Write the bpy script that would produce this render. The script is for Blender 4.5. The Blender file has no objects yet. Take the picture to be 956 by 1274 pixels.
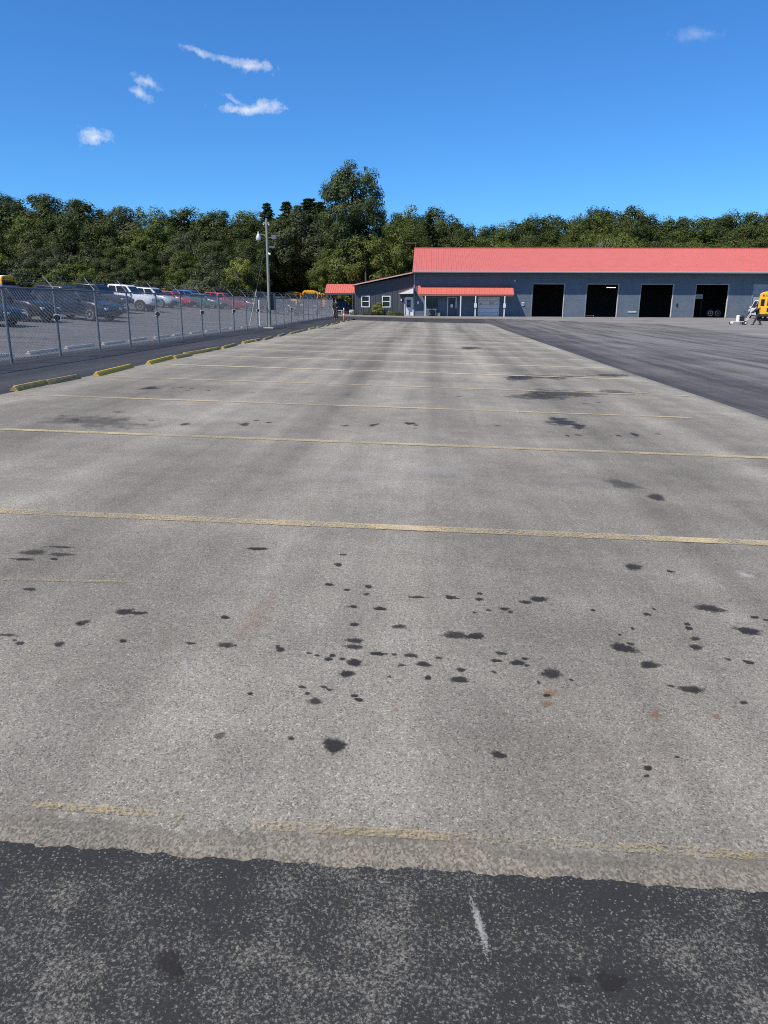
import bpy, bmesh, math, random
import numpy as np
from mathutils import Vector, Matrix
R = math.radians
random.seed(7)
S = bpy.context.scene
COL = S.collection

# ------------------------------------------------------------------ camera
CAM_H, PITCH, YAW, ROLL = 1.6, 15.636, 3.235, 0.29
cam_data = bpy.data.cameras.new("camera")
cam = bpy.data.objects.new("camera", cam_data)
COL.objects.link(cam)
cam_data.sensor_fit = 'VERTICAL'
cam_data.sensor_height = 36.0
cam_data.lens = 36.0 * 920 / 1274
cam_data.clip_start = 0.05
cam_data.clip_end = 5000
cam.matrix_world = (Matrix.Translation((0, 0, CAM_H)) @ Matrix.Rotation(R(YAW), 4, 'Z')
                    @ Matrix.Rotation(R(90 - PITCH), 4, 'X') @ Matrix.Rotation(R(ROLL), 4, 'Z'))
S.camera = cam

# ------------------------------------------------------------------ render + light
S.render.engine = 'CYCLES'
S.cycles.use_denoising = False
S.cycles.max_bounces = 6
S.cycles.diffuse_bounces = 3
S.cycles.filter_width = 1.05
S.cycles.transparent_max_bounces = 12
S.view_settings.view_transform = 'Standard'
S.view_settings.look = 'None'
S.view_settings.gamma = 1.0
S.view_settings.exposure = 0.22
S.view_settings.use_curve_mapping = False

TO_SUN = Vector((-1.2, -1.0, 1.9)).normalized()
SUN_EL = math.asin(TO_SUN.z)
SUN_ROT = math.atan2(TO_SUN.x, TO_SUN.y)
sun_d = bpy.data.lights.new("sun", 'SUN')
sun_d.energy = 5.0
sun_d.angle = R(0.53)
sun_d.color = (1.0, 0.93, 0.83)
sun = bpy.data.objects.new("sun", sun_d)
COL.objects.link(sun)
sun.rotation_euler = TO_SUN.to_track_quat('Z', 'Y').to_euler()
sun.location = (-30, -30, 60)


class G:
    """small helper for a node tree"""
    dim = '3D'
    def __init__(s, tree):
        s.t = tree

    def n(s, typ, ins=None, **props):
        nd = s.t.nodes.new('ShaderNode' + typ)
        for k, v in props.items():
            setattr(nd, k, v)
        for k, v in (ins or {}).items():
            s.put(nd.inputs[k], v)
        return nd

    def put(s, sock, v):
        if isinstance(v, bpy.types.NodeSocket):
            s.t.links.new(v, sock)
        else:
            if isinstance(v, tuple) and len(v) == 3 and sock.type == 'RGBA':
                v = v + (1.0,)
            sock.default_value = v

    def m(s, op, a, b=0.0, c=0.0, clamp=False):
        nd = s.n('Math', operation=op, use_clamp=clamp)
        for i, v in enumerate((a, b, c)):
            s.put(nd.inputs[i], v)
        return nd.outputs[0]

    def mix(s, f, a, b, mode='MIX'):
        nd = s.n('Mix', data_type='RGBA', blend_type=mode)
        s.put(nd.inputs[0], f); s.put(nd.inputs[6], a); s.put(nd.inputs[7], b)
        return nd.outputs[2]

    def ramp(s, f, stops, interp='LINEAR'):
        nd = s.n('ValToRGB')
        nd.color_ramp.interpolation = interp
        el = nd.color_ramp.elements
        while len(el) < len(stops):
            el.new(0.5)
        for e, (p, c) in zip(el, stops):
            e.position = p
            e.color = (c, c, c, 1) if not isinstance(c, tuple) else c + (1,)
        s.put(nd.inputs[0], f)
        return nd.outputs[0]

    def map(s, vec, scale=(1, 1, 1), loc=(0, 0, 0), rot=(0, 0, 0)):
        nd = s.n('Mapping')
        s.put(nd.inputs[0], vec)
        nd.inputs[1].default_value = loc
        nd.inputs[2].default_value = rot
        nd.inputs[3].default_value = scale
        return nd.outputs[0]

    def noise(s, vec, scale, detail=4, rough=0.55, dist=0.0):
        nd = s.n('TexNoise', {'Scale': scale, 'Detail': detail, 'Roughness': rough, 'Distortion': dist}, noise_dimensions=s.dim)
        s.put(nd.inputs['Vector'], vec)
        return nd.outputs[0]

    def vor(s, vec, scale, out='Color', feature='F1'):
        nd = s.n('TexVoronoi', {'Scale': scale}, feature=feature, voronoi_dimensions=s.dim)
        s.put(nd.inputs['Vector'], vec)
        return nd.outputs[out]

    def pos(s):
        return s.n('NewGeometry').outputs['Position']

    def sep(s, v):
        nd = s.n('SeparateXYZ'); s.put(nd.inputs[0], v)
        return nd.outputs


# ------------------------------------------------------------------ sky
world = bpy.data.worlds.new("World")
S.world = world
world.use_nodes = True
W = G(world.node_tree)
world.node_tree.nodes.clear()
sky = W.n('TexSky', sky_type='NISHITA', sun_disc=False)
sky.sun_elevation = SUN_EL
sky.sun_rotation = SUN_ROT
sky.altitude = 300
sky.air_density = 1.0
sky.dust_density = 0.0
sky.ozone_density = 3.0
dirv = W.n('TexCoord').outputs['Generated']
# small fair-weather clouds; (azimuth, elevation, half width, half height, tilt, strength) in degrees
CLOUDS = [(-22.94, 10.55, 1.35, 0.55, 4, .95), (-19.5, 13.9, 1.1, 0.34, -20, .7), (-20.0, 13.2, 0.95, 0.38, -22, .75),
          (-15.9, 15.85, 1.3, 0.30, -16, .7), (-14.3, 15.5, 1.5, 0.26, -12, .6), (-12.4, 15.25, 1.8, 0.48, -4, .85), (-12.6, 12.85, 2.8, 0.46, 3, .95), (-13.6, 13.3, 1.3, 0.2, -25, .55),
          (16.9, 16.3, 1.7, 0.42, -3, .2),
          (-48, 14, 2.4, .7, -5, .9), (41, 12, 2.2, .6, 3, .8), (70, 24, 3.5, 1.0, 5, .9), (-85, 20, 3.2, .9, -6, .9),
          (130, 18, 3.0, .9, 4, .9), (-150, 24, 3.6, 1.0, -4, .9), (175, 13, 2.6, .7, 6, .9)]
wobble = W.n('TexNoise', {'Scale': 28.0, 'Detail': 5.0, 'Roughness': .65})
W.put(wobble.inputs['Vector'], dirv)
warp = W.n('VectorMath', operation='MULTIPLY_ADD')
off = W.n('VectorMath', operation='SUBTRACT')
W.put(off.inputs[0], wobble.outputs['Color']); off.inputs[1].default_value = (.5, .5, .5)
W.put(warp.inputs[0], off.outputs[0]); warp.inputs[1].default_value = (.022, .022, .014); W.put(warp.inputs[2], dirv)
fine = W.noise(dirv, 95, 6, .68)
cover = None
for az, el, hw, hh, tilt, st in CLOUDS:
    a, e, t = R(az), R(el), R(tilt)
    c = Vector((math.sin(a) * math.cos(e), math.cos(a) * math.cos(e), math.sin(e)))
    r = Vector((math.cos(a), -math.sin(a), 0)); u = r.cross(c)
    r2 = r * math.cos(t) + u * math.sin(t); u2 = -r * math.sin(t) + u * math.cos(t)
    def dotp(v, k):
        nd = W.n('VectorMath', operation='DOT_PRODUCT'); W.put(nd.inputs[0], warp.outputs[0])
        nd.inputs[1].default_value = v
        return W.m('DIVIDE', W.m('SUBTRACT', nd.outputs['Value'], v.dot(c)), k)
    uu, vv = dotp(r2, R(hw)), dotp(u2, R(hh))
    front = W.n('VectorMath', operation='DOT_PRODUCT'); W.put(front.inputs[0], dirv); front.inputs[1].default_value = c
    d2 = W.m('ADD', W.m('MULTIPLY', uu, uu), W.m('MULTIPLY', vv, vv))
    f = W.m('SUBTRACT', 1.0, W.m('SQRT', d2))
    f = W.m('ADD', f, W.m('MULTIPLY', W.m('SUBTRACT', fine, .52), 2.2))
    f = W.m('MULTIPLY', W.m('MULTIPLY', f, .75 * st, clamp=True), W.m('GREATER_THAN', front.outputs['Value'], .5))
    cover = f if cover is None else W.m('MAXIMUM', cover, f)
hsv = W.n('HueSaturation', {'Hue': 0.5, 'Saturation': 1.05, 'Value': 1.0})
W.put(hsv.inputs['Color'], sky.outputs[0])
clear = W.mix(1.0, hsv.outputs[0], (.42, .885, 1.36), 'MULTIPLY')
skycol = W.mix(cover, clear, (8.2, 8.6, 9.2))
bg = W.n('Background', {'Strength': 0.098})
W.put(bg.inputs['Color'], skycol)
wo = W.n('OutputWorld')
W.t.links.new(bg.outputs[0], wo.inputs[0])

# ------------------------------------------------------------------ terrain heights
XK = [-70, -34, -12, 0, 15, 40, 90]
YK = [-20, 20, 50, 75, 93, 150]
ZT = [[.75, .75, .26, 0, -.34, -.6, -.8],
      [.9, .85, .26, 0, -.34, -.6, -.8],
      [1.7, 1.55, .30, .03, -.25, -.45, -.5],
      [2.1, 1.95, .45, .15, .0, -.05, -.1],
      [2.1, 1.7, .45, .32, .32, .32, .32],
      [2.5, 1.6, .6, .32, .32, .32, .32]]


def gz(x, y):
    def loc(K, v):
        v = min(max(v, K[0]), K[-1])
        for i in range(len(K) - 1):
            if v <= K[i + 1]:
                return i, (v - K[i]) / (K[i + 1] - K[i])
    i, a = loc(XK, x); j, b = loc(YK, y)
    return (ZT[j][i] * (1 - a) + ZT[j][i + 1] * a) * (1 - b) + (ZT[j + 1][i] * (1 - a) + ZT[j + 1][i + 1] * a) * b


def slope_matrix(x, y, heading, z=0.0):
    """stand something on the ground at x, y with its +X axis along heading (radians)"""
    e = .8
    nrm = Vector((gz(x - e, y) - gz(x + e, y), gz(x, y - e) - gz(x, y + e), 2 * e)).normalized()
    fx = Vector((math.cos(heading), math.sin(heading), 0))
    fx = (fx - nrm * fx.dot(nrm)).normalized()
    fy = nrm.cross(fx)
    m = Matrix((fx, fy, nrm)).transposed().to_4x4()
    m.translation = (x, y, gz(x, y) + z)
    return m


# ------------------------------------------------------------------ mesh helpers
class MB:
    def __init__(s):
        s.v, s.f = [], []

    def add(s, vs, fs):
        o = len(s.v)
        s.v += [tuple(v) for v in vs]
        s.f += [tuple(i + o for i in f) for f in fs]
        return s

    def box(s, x0, x1, y0, y1, z0, z1, M=None):
        vs = [Vector(p) for p in ((x0, y0, z0), (x1, y0, z0), (x1, y1, z0), (x0, y1, z0), (x0, y0, z1), (x1, y0, z1), (x1, y1, z1), (x0, y1, z1))]
        if M: vs = [M @ v for v in vs]
        return s.add(vs, [(3, 2, 1, 0), (4, 5, 6, 7), (0, 1, 5, 4), (1, 2, 6, 5), (2, 3, 7, 6), (3, 0, 4, 7)])

    def tube(s, p0, p1, r0, r1=None, n=8, cap=True):
        p0, p1 = Vector(p0), Vector(p1)
        r1 = r0 if r1 is None else r1
        d = (p1 - p0).normalized()
        a = d.orthogonal().normalized(); b = d.cross(a)
        vs = []
        for p, r in ((p0, r0), (p1, r1)):
            for k in range(n):
                t = 2 * math.pi * k / n
                vs.append(p + (a * math.cos(t) + b * math.sin(t)) * r)
        fs = [(k, (k + 1) % n, n + (k + 1) % n, n + k) for k in range(n)]
        if cap: fs += [tuple(range(n - 1, -1, -1)), tuple(range(n, 2 * n))]
        return s.add(vs, fs)

    def path(s, pts, radii, n=8):
        rings = []
        for i, p in enumerate(pts):
            p = Vector(p)
            d = (Vector(pts[min(i + 1, len(pts) - 1)]) - Vector(pts[max(i - 1, 0)])).normalized()
            a = d.cross(Vector((.31, .95, .05))).normalized(); b = d.cross(a)
            rings.append([p + (a * math.cos(2 * math.pi * k / n) + b * math.sin(2 * math.pi * k / n)) * radii[i] for k in range(n)])
        return s.loft(rings)

    def loft(s, rings, cap=True):
        n = len(rings[0])
        vs = [v for r in rings for v in r]
        fs = []
        for i in range(len(rings) - 1):
            for k in range(n):
                fs.append((i * n + k, i * n + (k + 1) % n, (i + 1) * n + (k + 1) % n, (i + 1) * n + k))
        if cap: fs += [tuple(range(n - 1, -1, -1)), tuple(range((len(rings) - 1) * n, len(rings) * n))]
        return s.add(vs, fs)

    def poly(s, pts):
        return s.add(pts, [tuple(range(len(pts)))])

    def prism(s, pts, d):
        """polygon pts extruded by vector d"""
        d = Vector(d); n = len(pts)
        vs = [Vector(p) for p in pts] + [Vector(p) + d for p in pts]
        return s.add(vs, [tuple(range(n - 1, -1, -1)), tuple(range(n, 2 * n))] + [(k, (k + 1) % n, n + (k + 1) % n, n + k) for k in range(n)])

    def mesh(s, name, mat, smooth=False, fix=True):
        me = bpy.data.meshes.new(name)
        me.from_pydata(s.v, [], s.f)
        if fix:
            bm = bmesh.new(); bm.from_mesh(me)
            bmesh.ops.recalc_face_normals(bm, faces=bm.faces)
            bm.to_mesh(me); bm.free()
        if mat: me.materials.append(mat)
        if smooth:
            for p in me.polygons: p.use_smooth = True
            if smooth != 'full':
                me.set_sharp_from_angle(angle=R(38))
        return me

    def build(s, name, mat, parent=None, smooth=False, bevel=0):
        return put(name, s.mesh(name, mat, smooth), parent, bevel)


def put(name, me, parent=None, bevel=0):
    o = bpy.data.objects.new(name, me)
    COL.objects.link(o)
    if parent: o.parent = parent
    if bevel:
        b = o.modifiers.new('bevel', 'BEVEL'); b.width = bevel; b.segments = 2; b.limit_method = 'ANGLE'
    return o


def tag(o, label=None, cat=None, group=None, kind=None):
    if label: o['label'] = label
    if cat: o['category'] = cat
    if group: o['group'] = group
    if kind: o['kind'] = kind
    return o


def empty(name, loc=(0, 0, 0), rz=0.0, M=None):
    o = bpy.data.objects.new(name, None)
    COL.objects.link(o)
    o.empty_display_size = .2
    if M is not None: o.matrix_world = M
    else: o.location = loc; o.rotation_euler = (0, 0, rz)
    return o


def copy_tree(o, parent=None):
    c = o.copy(); COL.objects.link(c)
    if parent: c.parent = parent
    for ch in list(o.children): copy_tree(ch, c)
    return c


# ------------------------------------------------------------------ plain materials
MATS = {}


def mat(name, col, rough=.6, metal=0.0, var=.12, scale=6.0, coat=0.0, bump=0.0, emit=None, spec=.5):
    """painted / plain surface with a little procedural unevenness"""
    if name in MATS: return MATS[name]
    m = bpy.data.materials.new(name); m.use_nodes = True
    t = m.node_tree; t.nodes.clear(); g = G(t)
    tc = g.n('TexCoord').outputs['Object']
    nz = g.noise(tc, scale, 5, .6)
    f = g.m('MULTIPLY_ADD', nz, 2 * var, 1 - var)
    c = g.mix(1.0, tuple(col), f, 'MULTIPLY')
    b = g.n('BsdfPrincipled', {'Roughness': g.m('MULTIPLY_ADD', nz, .15, rough - .07, clamp=True), 'Metallic': metal, 'Coat Weight': coat, 'Specular IOR Level': spec})
    g.put(b.inputs['Base Color'], c)
    if coat: b.inputs['Coat Roughness'].default_value = .05
    if bump:
        bp = g.n('Bump', {'Strength': bump, 'Distance': .01, 'Height': nz}); g.put(b.inputs['Normal'], bp.outputs[0])
    if emit:
        b.inputs['Emission Color'].default_value = tuple(emit[:3]) + (1,); b.inputs['Emission Strength'].default_value = emit[3]
    o = g.n('OutputMaterial'); t.links.new(b.outputs[0], o.inputs[0])
    MATS[name] = m
    return m


def custom(name):
    m = bpy.data.materials.new(name); m.use_nodes = True
    m.node_tree.nodes.clear(); MATS[name] = m
    return m, G(m.node_tree)


def finish(g, color, rough, normal=None, alpha=None, spec=.5):
    b = g.n('BsdfPrincipled', {'Specular IOR Level': spec})
    g.put(b.inputs['Base Color'], color); g.put(b.inputs['Roughness'], rough)
    if normal is not None: g.put(b.inputs['Normal'], normal)
    if alpha is not None: g.put(b.inputs['Alpha'], alpha)
    o = g.n('OutputMaterial'); g.t.links.new(b.outputs[0], o.inputs[0])
    return b


def near_fade(g, y, a, b):
    """1 near, 0 far along the lot (how far the stones can be told apart)"""
    return g.m('SUBTRACT', 1.0, g.m('DIVIDE', g.m('SUBTRACT', y, a), b - a, clamp=True), clamp=True)


# worn grey asphalt of the bus lot
def m_lot():
    m, g = custom('worn_asphalt'); g.dim = '2D'
    P = g.pos(); x, y, z = g.sep(P)
    PS = g.map(P, (1, .85, 1)); stone = g.vor(PS, 180); stone2 = g.vor(PS, 70)
    sv = g.sep(stone)[0]; sv2 = g.sep(stone2)[1]
    grain = g.noise(PS, 260, 2, .7)
    speck = g.ramp(sv, [(0, .48), (.14, .78), (.5, 1.0), (.84, 1.10), (.95, 1.38), (1, 1.7)])
    speck2 = g.ramp(sv2, [(0, .93), (.5, 1.0), (.94, 1.02), (1, 1.22)])
    big = g.noise(P, .33, 5, .6)
    mid = g.noise(P, 1.9, 6, .65)
    stY = g.noise(g.map(P, (1.5, .05, 1)), 1.0, 5, .6)
    stX = g.noise(g.map(P, (.10, 1.9, 1), (3, 0, 0)), 1.0, 5, .6)
    wob = g.m('ADD', x, g.m('MULTIPLY', g.m('SUBTRACT', g.noise(g.map(P, (.2, .08, 1)), 1.0, 3), .5), .9))
    v = g.m('MULTIPLY_ADD', big, .8, .6)
    v = g.m('MULTIPLY', v, g.m('MULTIPLY_ADD', mid, .6, .70))
    v = g.m('MULTIPLY', v, g.m('MULTIPLY_ADD', stY, .80, .60))
    v = g.m('MULTIPLY', v, g.m('MULTIPLY_ADD', stX, .16, .92))
    # tracks worn and soiled along the lot
    def band(c, w, amt):
        d = g.m('DIVIDE', g.m('SUBTRACT', wob, c), w)
        e = g.m('POWER', 2.718, g.m('MULTIPLY', g.m('MULTIPLY', d, d), -1.0))
        far = g.m('DIVIDE', g.m('SUBTRACT', y, 5.0), 12.0, clamp=True)
        return g.m('MULTIPLY_ADD', g.m('MULTIPLY', e, g.m('MULTIPLY_ADD', far, .75, .25)), amt, 1.0)
    for c, w, amt in ((-1.45, .30, -.26), (2.25, .28, -.24), (-4.6, .5, -.16), (.2, .25, -.10), (1.2, .5, .20), (-.55, .35, .14), (-3.0, .5, .14), (5.1, .3, .22), (-6.8, .4, .12), (3.7, .4, .08), (-2.1, .12, -.08), (2.9, .12, -.08)):
        v = g.m('MULTIPLY', v, band(c, w, amt))
    # each stall is soiled in its middle, clean by its painted lines
    ph = g.m('SINE', g.m('MULTIPLY', g.m('SUBTRACT', y, 1.98 - .82), 2 * math.pi / 3.3))
    far = g.m('DIVIDE', g.m('SUBTRACT', y, 6.0), 12.0, clamp=True)
    v = g.m('MULTIPLY', v, g.m('MULTIPLY_ADD', g.m('MULTIPLY', ph, far), .08, 1.0))
    v = g.m('MULTIPLY', v, g.m('MULTIPLY', speck, speck2))
    v = g.m('MULTIPLY', v, g.m('MULTIPLY_ADD', grain, .7, .65))
    tint = g.mix(g.noise(P, .8, 4, .6), (.252, .229, .184), (.231, .213, .175))
    warm = g.m('MULTIPLY', g.ramp(g.noise(g.map(P, (1, 1, 1), (9, 4, 0)), 1.3, 5, .7), [(.55, 0.0), (.75, 1.0)]), .35)
    tint = g.mix(warm, tint, (.235, .195, .152))
    col = g.mix(1.0, tint, v, 'MULTIPLY')
    bp = g.n('Bump', {'Strength': .55, 'Distance': .004})
    g.put(bp.inputs['Height'], g.m('ADD', g.m('MULTIPLY', sv, .6), grain))
    finish(g, col, .88, bp.outputs[0], spec=.25)
    return m


def m_sealed_near():
    m, g = custom('scuffed_sealcoat'); g.dim = '2D'
    P = g.pos()
    wp = g.n('VectorMath', operation='MULTIPLY_ADD')
    nz = g.n('TexNoise', {'Scale': 60.0, 'Detail': 3.0}); g.put(nz.inputs['Vector'], P)
    g.put(wp.inputs[0], nz.outputs['Color']); wp.inputs[1].default_value = (.009, .009, .0); g.put(wp.inputs[2], P)
    a = g.noise(wp.outputs[0], 88, 7, .76)
    b = g.noise(P, 6.5, 4, .6)
    c = g.noise(P, 1.4, 3, .6)
    x, y, z = g.sep(P)
    stone = g.sep(g.vor(P, 210))[0]
    near = g.m('SUBTRACT', 1.8, y)
    thr = g.m('ADD', g.m('ADD', g.m('MULTIPLY', b, .36), g.m('MULTIPLY', c, .24)), g.m('MULTIPLY', near, .10, clamp=True))
    wear = g.m('SUBTRACT', g.m('ADD', a, thr), .80)
    wear = g.m('MULTIPLY', wear, 8.0, clamp=True)
    wear = g.m('MULTIPLY', wear, g.m('MULTIPLY_ADD', stone, .7, .42, clamp=True))
    dark = g.mix(g.noise(P, 260, 2, .6), (.021, .0212, .0215), (.046, .0455, .0445))
    pale = g.mix(stone, (.088, .085, .073), (.225, .214, .178))
    col = g.mix(wear, dark, pale)
    col = g.mix(g.m('GREATER_THAN', stone, .965), col, (.17, .165, .145))
    bp = g.n('Bump', {'Strength': .6, 'Distance': .004})
    g.put(bp.inputs['Height'], g.m('ADD', g.m('MULTIPLY', stone, .5), g.m('MULTIPLY', wear, -.6)))
    finish(g, col, g.m('MULTIPLY_ADD', wear, .15, .78), bp.outputs[0], spec=.15)
    return m


def m_sealed_yard(name, dark, pale, lo, hi, rot, sx, sy, fresh=None):
    m, g = custom(name); g.dim = '2D'
    P = g.pos()
    a = g.noise(g.map(P, (sx, sy, 1), rot=(0, 0, R(rot))), 1.0, 7, .68)
    b = g.noise(P, .35, 5, .6)
    c = g.noise(P, 9, 5, .7)
    stone = g.sep(g.vor(P, 40))[0]
    f = g.ramp(g.m('ADD', g.m('MULTIPLY', a, .68), g.m('ADD', g.m('MULTIPLY', b, .20), g.m('MULTIPLY', c, .12))), [(lo, 0.0), (hi, 1.0)])
    if fresh:   # a fresher, darker pass of sealer beside the lot
        x = g.sep(P)[0]
        d = g.m('DIVIDE', g.m('SUBTRACT', g.m('ADD', x, g.m('MULTIPLY', b, 2.5)), fresh), 4.5, clamp=True)
        f = g.m('MULTIPLY', f, g.m('MULTIPLY_ADD', d, .85, .15))
        f = g.m('ADD', f, g.m('MULTIPLY', d, .30), clamp=True)
    col = g.mix(f, dark, pale)
    col = g.mix(1.0, col, g.m('MULTIPLY_ADD', stone, .5, .75), 'MULTIPLY')
    bp = g.n('Bump', {'Strength': .35, 'Distance': .006, 'Height': c})
    finish(g, col, .78, bp.outputs[0], spec=.3)
    return m


def m_apron():
    m, g = custom('pale_concrete_apron'); g.dim = '2D'
    P = g.pos()
    a = g.noise(g.map(P, (.06, .55, 1)), 1.0, 6, .65); b = g.noise(P, .5, 6, .6); c = g.noise(P, 14, 4, .7)
    f = g.m('ADD', g.m('MULTIPLY', a, .6), g.m('MULTIPLY', b, .4))
    col = g.mix(g.ramp(f, [(.35, 0.0), (.65, 1.0)]), (.15, .145, .138), (.27, .245, .215))
    col = g.mix(1.0, col, g.m('MULTIPLY_ADD', c, .4, .8), 'MULTIPLY')
    finish(g, col, .85, spec=.3)
    return m


def m_sand():
    m, g = custom('sandy_joint'); g.dim = '2D'
    P = g.pos(); x, y, z = g.sep(P)
    stone = g.sep(g.vor(g.map(P, (1, .66, 1)), 165))[0]
    a = g.noise(P, 40, 6, .72); b = g.noise(P, 3.0, 4, .6)
    v = g.m('MULTIPLY', g.m('MULTIPLY_ADD', a, .8, .6), g.m('MULTIPLY_ADD', stone, .5, .75))
    tint = g.mix(g.ramp(b, [(.35, 0.0), (.7, 1.0)]), (.198, .178, .142), (.258, .226, .174))
    col = g.mix(1.0, tint, v, 'MULTIPLY')
    # ragged edge on both sides
    d = g.m('DIVIDE', g.m('SUBTRACT', y, 1.80), .16)
    al = g.m('SUBTRACT', g.m('ADD', 1.0, g.m('ADD', g.m('MULTIPLY', g.m('SUBTRACT', g.noise(P, 16, 5, .7), .5), 1.3), g.m('MULTIPLY', g.m('SUBTRACT', g.noise(P, 1.1, 3, .5), .5), .9))), d)
    al = g.m('MULTIPLY', g.m('MULTIPLY', al, 2.2, clamp=True), g.m('MULTIPLY_ADD', stone, .5, .65, clamp=True))
    bp = g.n('Bump', {'Strength': .8, 'Distance': .006, 'Height': a})
    finish(g, col, .92, bp.outputs[0], alpha=al, spec=.2)
    return m


def m_paint(name, col, wear, scale=22.0, stones=150, dirt=.45, soft=4.5):
    """road paint worn through to the stones"""
    m, g = custom(name); g.dim = '2D'
    P = g.pos()
    a = g.noise(P, scale, 6, .7); b = g.noise(P, 1.6, 4, .6)
    stone = g.sep(g.vor(P, stones))[0]
    f = g.m('ADD', g.m('MULTIPLY', a, .55), g.m('ADD', g.m('MULTIPLY', b, .35), g.m('MULTIPLY', stone, .25)))
    f = g.m('ADD', f, g.m('MULTIPLY', g.m('SUBTRACT', g.noise(g.map(P, (1.3, .04, 1)), 1.0, 4, .6), .5), .55))
    al = g.m('MULTIPLY', g.m('SUBTRACT', f, wear), soft, clamp=True)
    c = g.mix(1.0, col, g.m('MULTIPLY_ADD', g.noise(P, 8, 6, .7), dirt * 1.4, 1 - dirt), 'MULTIPLY')
    finish(g, c, .8, alpha=al, spec=.3)
    return m


def m_stain(name, col, rough, spec=.4, soft=2.2, rag=.9, scale=45):
    """soaked-in stain: attribute 'edge' runs from 1 at the middle to 0 at the rim"""
    m, g = custom(name); g.dim = '2D'
    P = g.pos()
    e = g.n('Attribute', attribute_name='edge').outputs['Fac']
    st = g.n('Attribute', attribute_name='strength', attribute_type='OBJECT').outputs['Fac']
    nz = g.noise(P, scale, 5, .65)
    a = g.m('ADD', e, g.m('MULTIPLY', g.m('SUBTRACT', nz, .5), rag))
    a = g.m('MULTIPLY', g.m('SUBTRACT', a, .12), soft, clamp=True)
    stone = g.sep(g.vor(P, 125))[0]
    a = g.m('MULTIPLY', a, g.m('MULTIPLY_ADD', stone, -.18, 1.0))
    a = g.m('MULTIPLY', a, st)
    finish(g, col, rough, alpha=a, spec=spec)
    return m


def m_grass():
    m, g = custom('rough_grass'); g.dim = '2D'
    P = g.pos()
    a = g.noise(P, .4, 5, .6); b = g.noise(P, 12, 5, .7)
    col = g.mix(g.ramp(a, [(.35, 0.0), (.65, 1.0)]), (.045, .07, .022), (.10, .12, .045))
    col = g.mix(1.0, col, g.m('MULTIPLY_ADD', b, .9, .5), 'MULTIPLY')
    bp = g.n('Bump', {'Strength': .8, 'Distance': .05, 'Height': b})
    finish(g, col, .95, bp.outputs[0], spec=.1)
    return m


def m_blocks():
    m, g = custom('painted_block_wall')
    P = g.pos(); x, y, z = g.sep(P)
    cv = g.n('CombineXYZ'); g.put(cv.inputs[0], x); g.put(cv.inputs[1], z)
    br = g.n('TexBrick', {'Scale': 1.0, 'Mortar Size': .012, 'Brick Width': .4, 'Row Height': .2, 'Color1': (.8, .8, .8, 1), 'Color2': (1, 1, 1, 1), 'Mortar': (.55, .55, .55, 1)})
    g.put(br.inputs['Vector'], cv.outputs[0])
    n1 = g.noise(P, .7, 5, .6)
    row = g.noise(g.map(P, (.15, 1, 2.2)), 1.0, 4, .6)
    base = g.mix(g.ramp(n1, [(.35, 0.0), (.7, 1.0)]), (.108, .140, .182), (.135, .168, .208))
    base = g.mix(g.ramp(row, [(.5, 0.0), (.8, .5)]), base, (.165, .19, .22))
    col = g.mix(.6, base, g.mix(1.0, base, br.outputs['Color'], 'MULTIPLY'))
    bp = g.n('Bump', {'Strength': .2, 'Distance': .006})
    g.put(bp.inputs['Height'], br.outputs['Fac']); bp.invert = True
    finish(g, col, .7, bp.outputs[0], spec=.3)
    return m


def m_leaf(name, c1, c2, c3, trans=.25):
    m, g = custom(name)
    oi = g.n('ObjectInfo').outputs['Random']
    P = g.n('TexCoord').outputs['Object']
    rnd = g.n('Attribute', attribute_name='tone').outputs['Fac']
    n1 = g.noise(P, .55, 3, .6)
    c = g.mix(oi, c1, c2)
    c = g.mix(g.m('MULTIPLY', g.ramp(n1, [(.4, 0.0), (.7, 1.0)]), .6), c, c3)
    c = g.mix(1.0, c, g.m('MULTIPLY_ADD', rnd, .6, .7), 'MULTIPLY')
    d = g.n('BsdfPrincipled', {'Roughness': .6, 'Specular IOR Level': .25}); g.put(d.inputs['Base Color'], c)
    tr = g.n('BsdfTranslucent'); g.put(tr.inputs[0], g.mix(1.0, c, (1.0, 1.15, .5), 'MULTIPLY'))
    ms = g.n('MixShader', {0: trans}); g.t.links.new(d.outputs[0], ms.inputs[1]); g.t.links.new(tr.outputs[0], ms.inputs[2])
    o = g.n('OutputMaterial'); g.t.links.new(ms.outputs[0], o.inputs[0])
    return m


def m_glass():
    m, g = custom('tinted_glass')
    nz = g.noise(g.n('TexCoord').outputs['Object'], 3, 3)
    c = g.mix(nz, (.010, .013, .017), (.022, .027, .033))
    finish(g, c, .08, spec=.35)
    return m


LOT, NEAR, APRON, SAND, GRASS, BLOCK, GLASS = m_lot(), m_sealed_near(), m_apron(), m_sand(), m_grass(), m_blocks(), m_glass()
YARD = m_sealed_yard('sealed_yard', (.037, .0352, .0325), (.185, .172, .150), .40, .64, 3, 1.3, .06, fresh=6.0)
PATH = m_sealed_yard('sealed_path', (.028, .0285, .029), (.068, .067, .066), .40, .75, 0, 1.2, .09)
STAFF = m_sealed_yard('grey_asphalt', (.080, .077, .074), (.16, .152, .14), .36, .66, 10, .2, 1.0)
YELLOW = m_paint('worn_yellow_paint', (.55, .445, .26), .40, scale=45.0, dirt=.3, soft=3.2)
YELLOW_THIN = m_paint('thin_yellow_paint', (.50, .39, .20), .50, scale=60.0, soft=2.6)
WHITE_LINE = m_paint('worn_white_paint', (.55, .54, .50), .48)
YELLOW_FAR = m_paint('pale_yellow_paint', (.62, .53, .35), .28, scale=30.0, dirt=.2, soft=3.0)
OIL = m_stain('oil_stain', (.030, .027, .023), .7, soft=2.4, rag=1.2, spec=.25)
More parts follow.
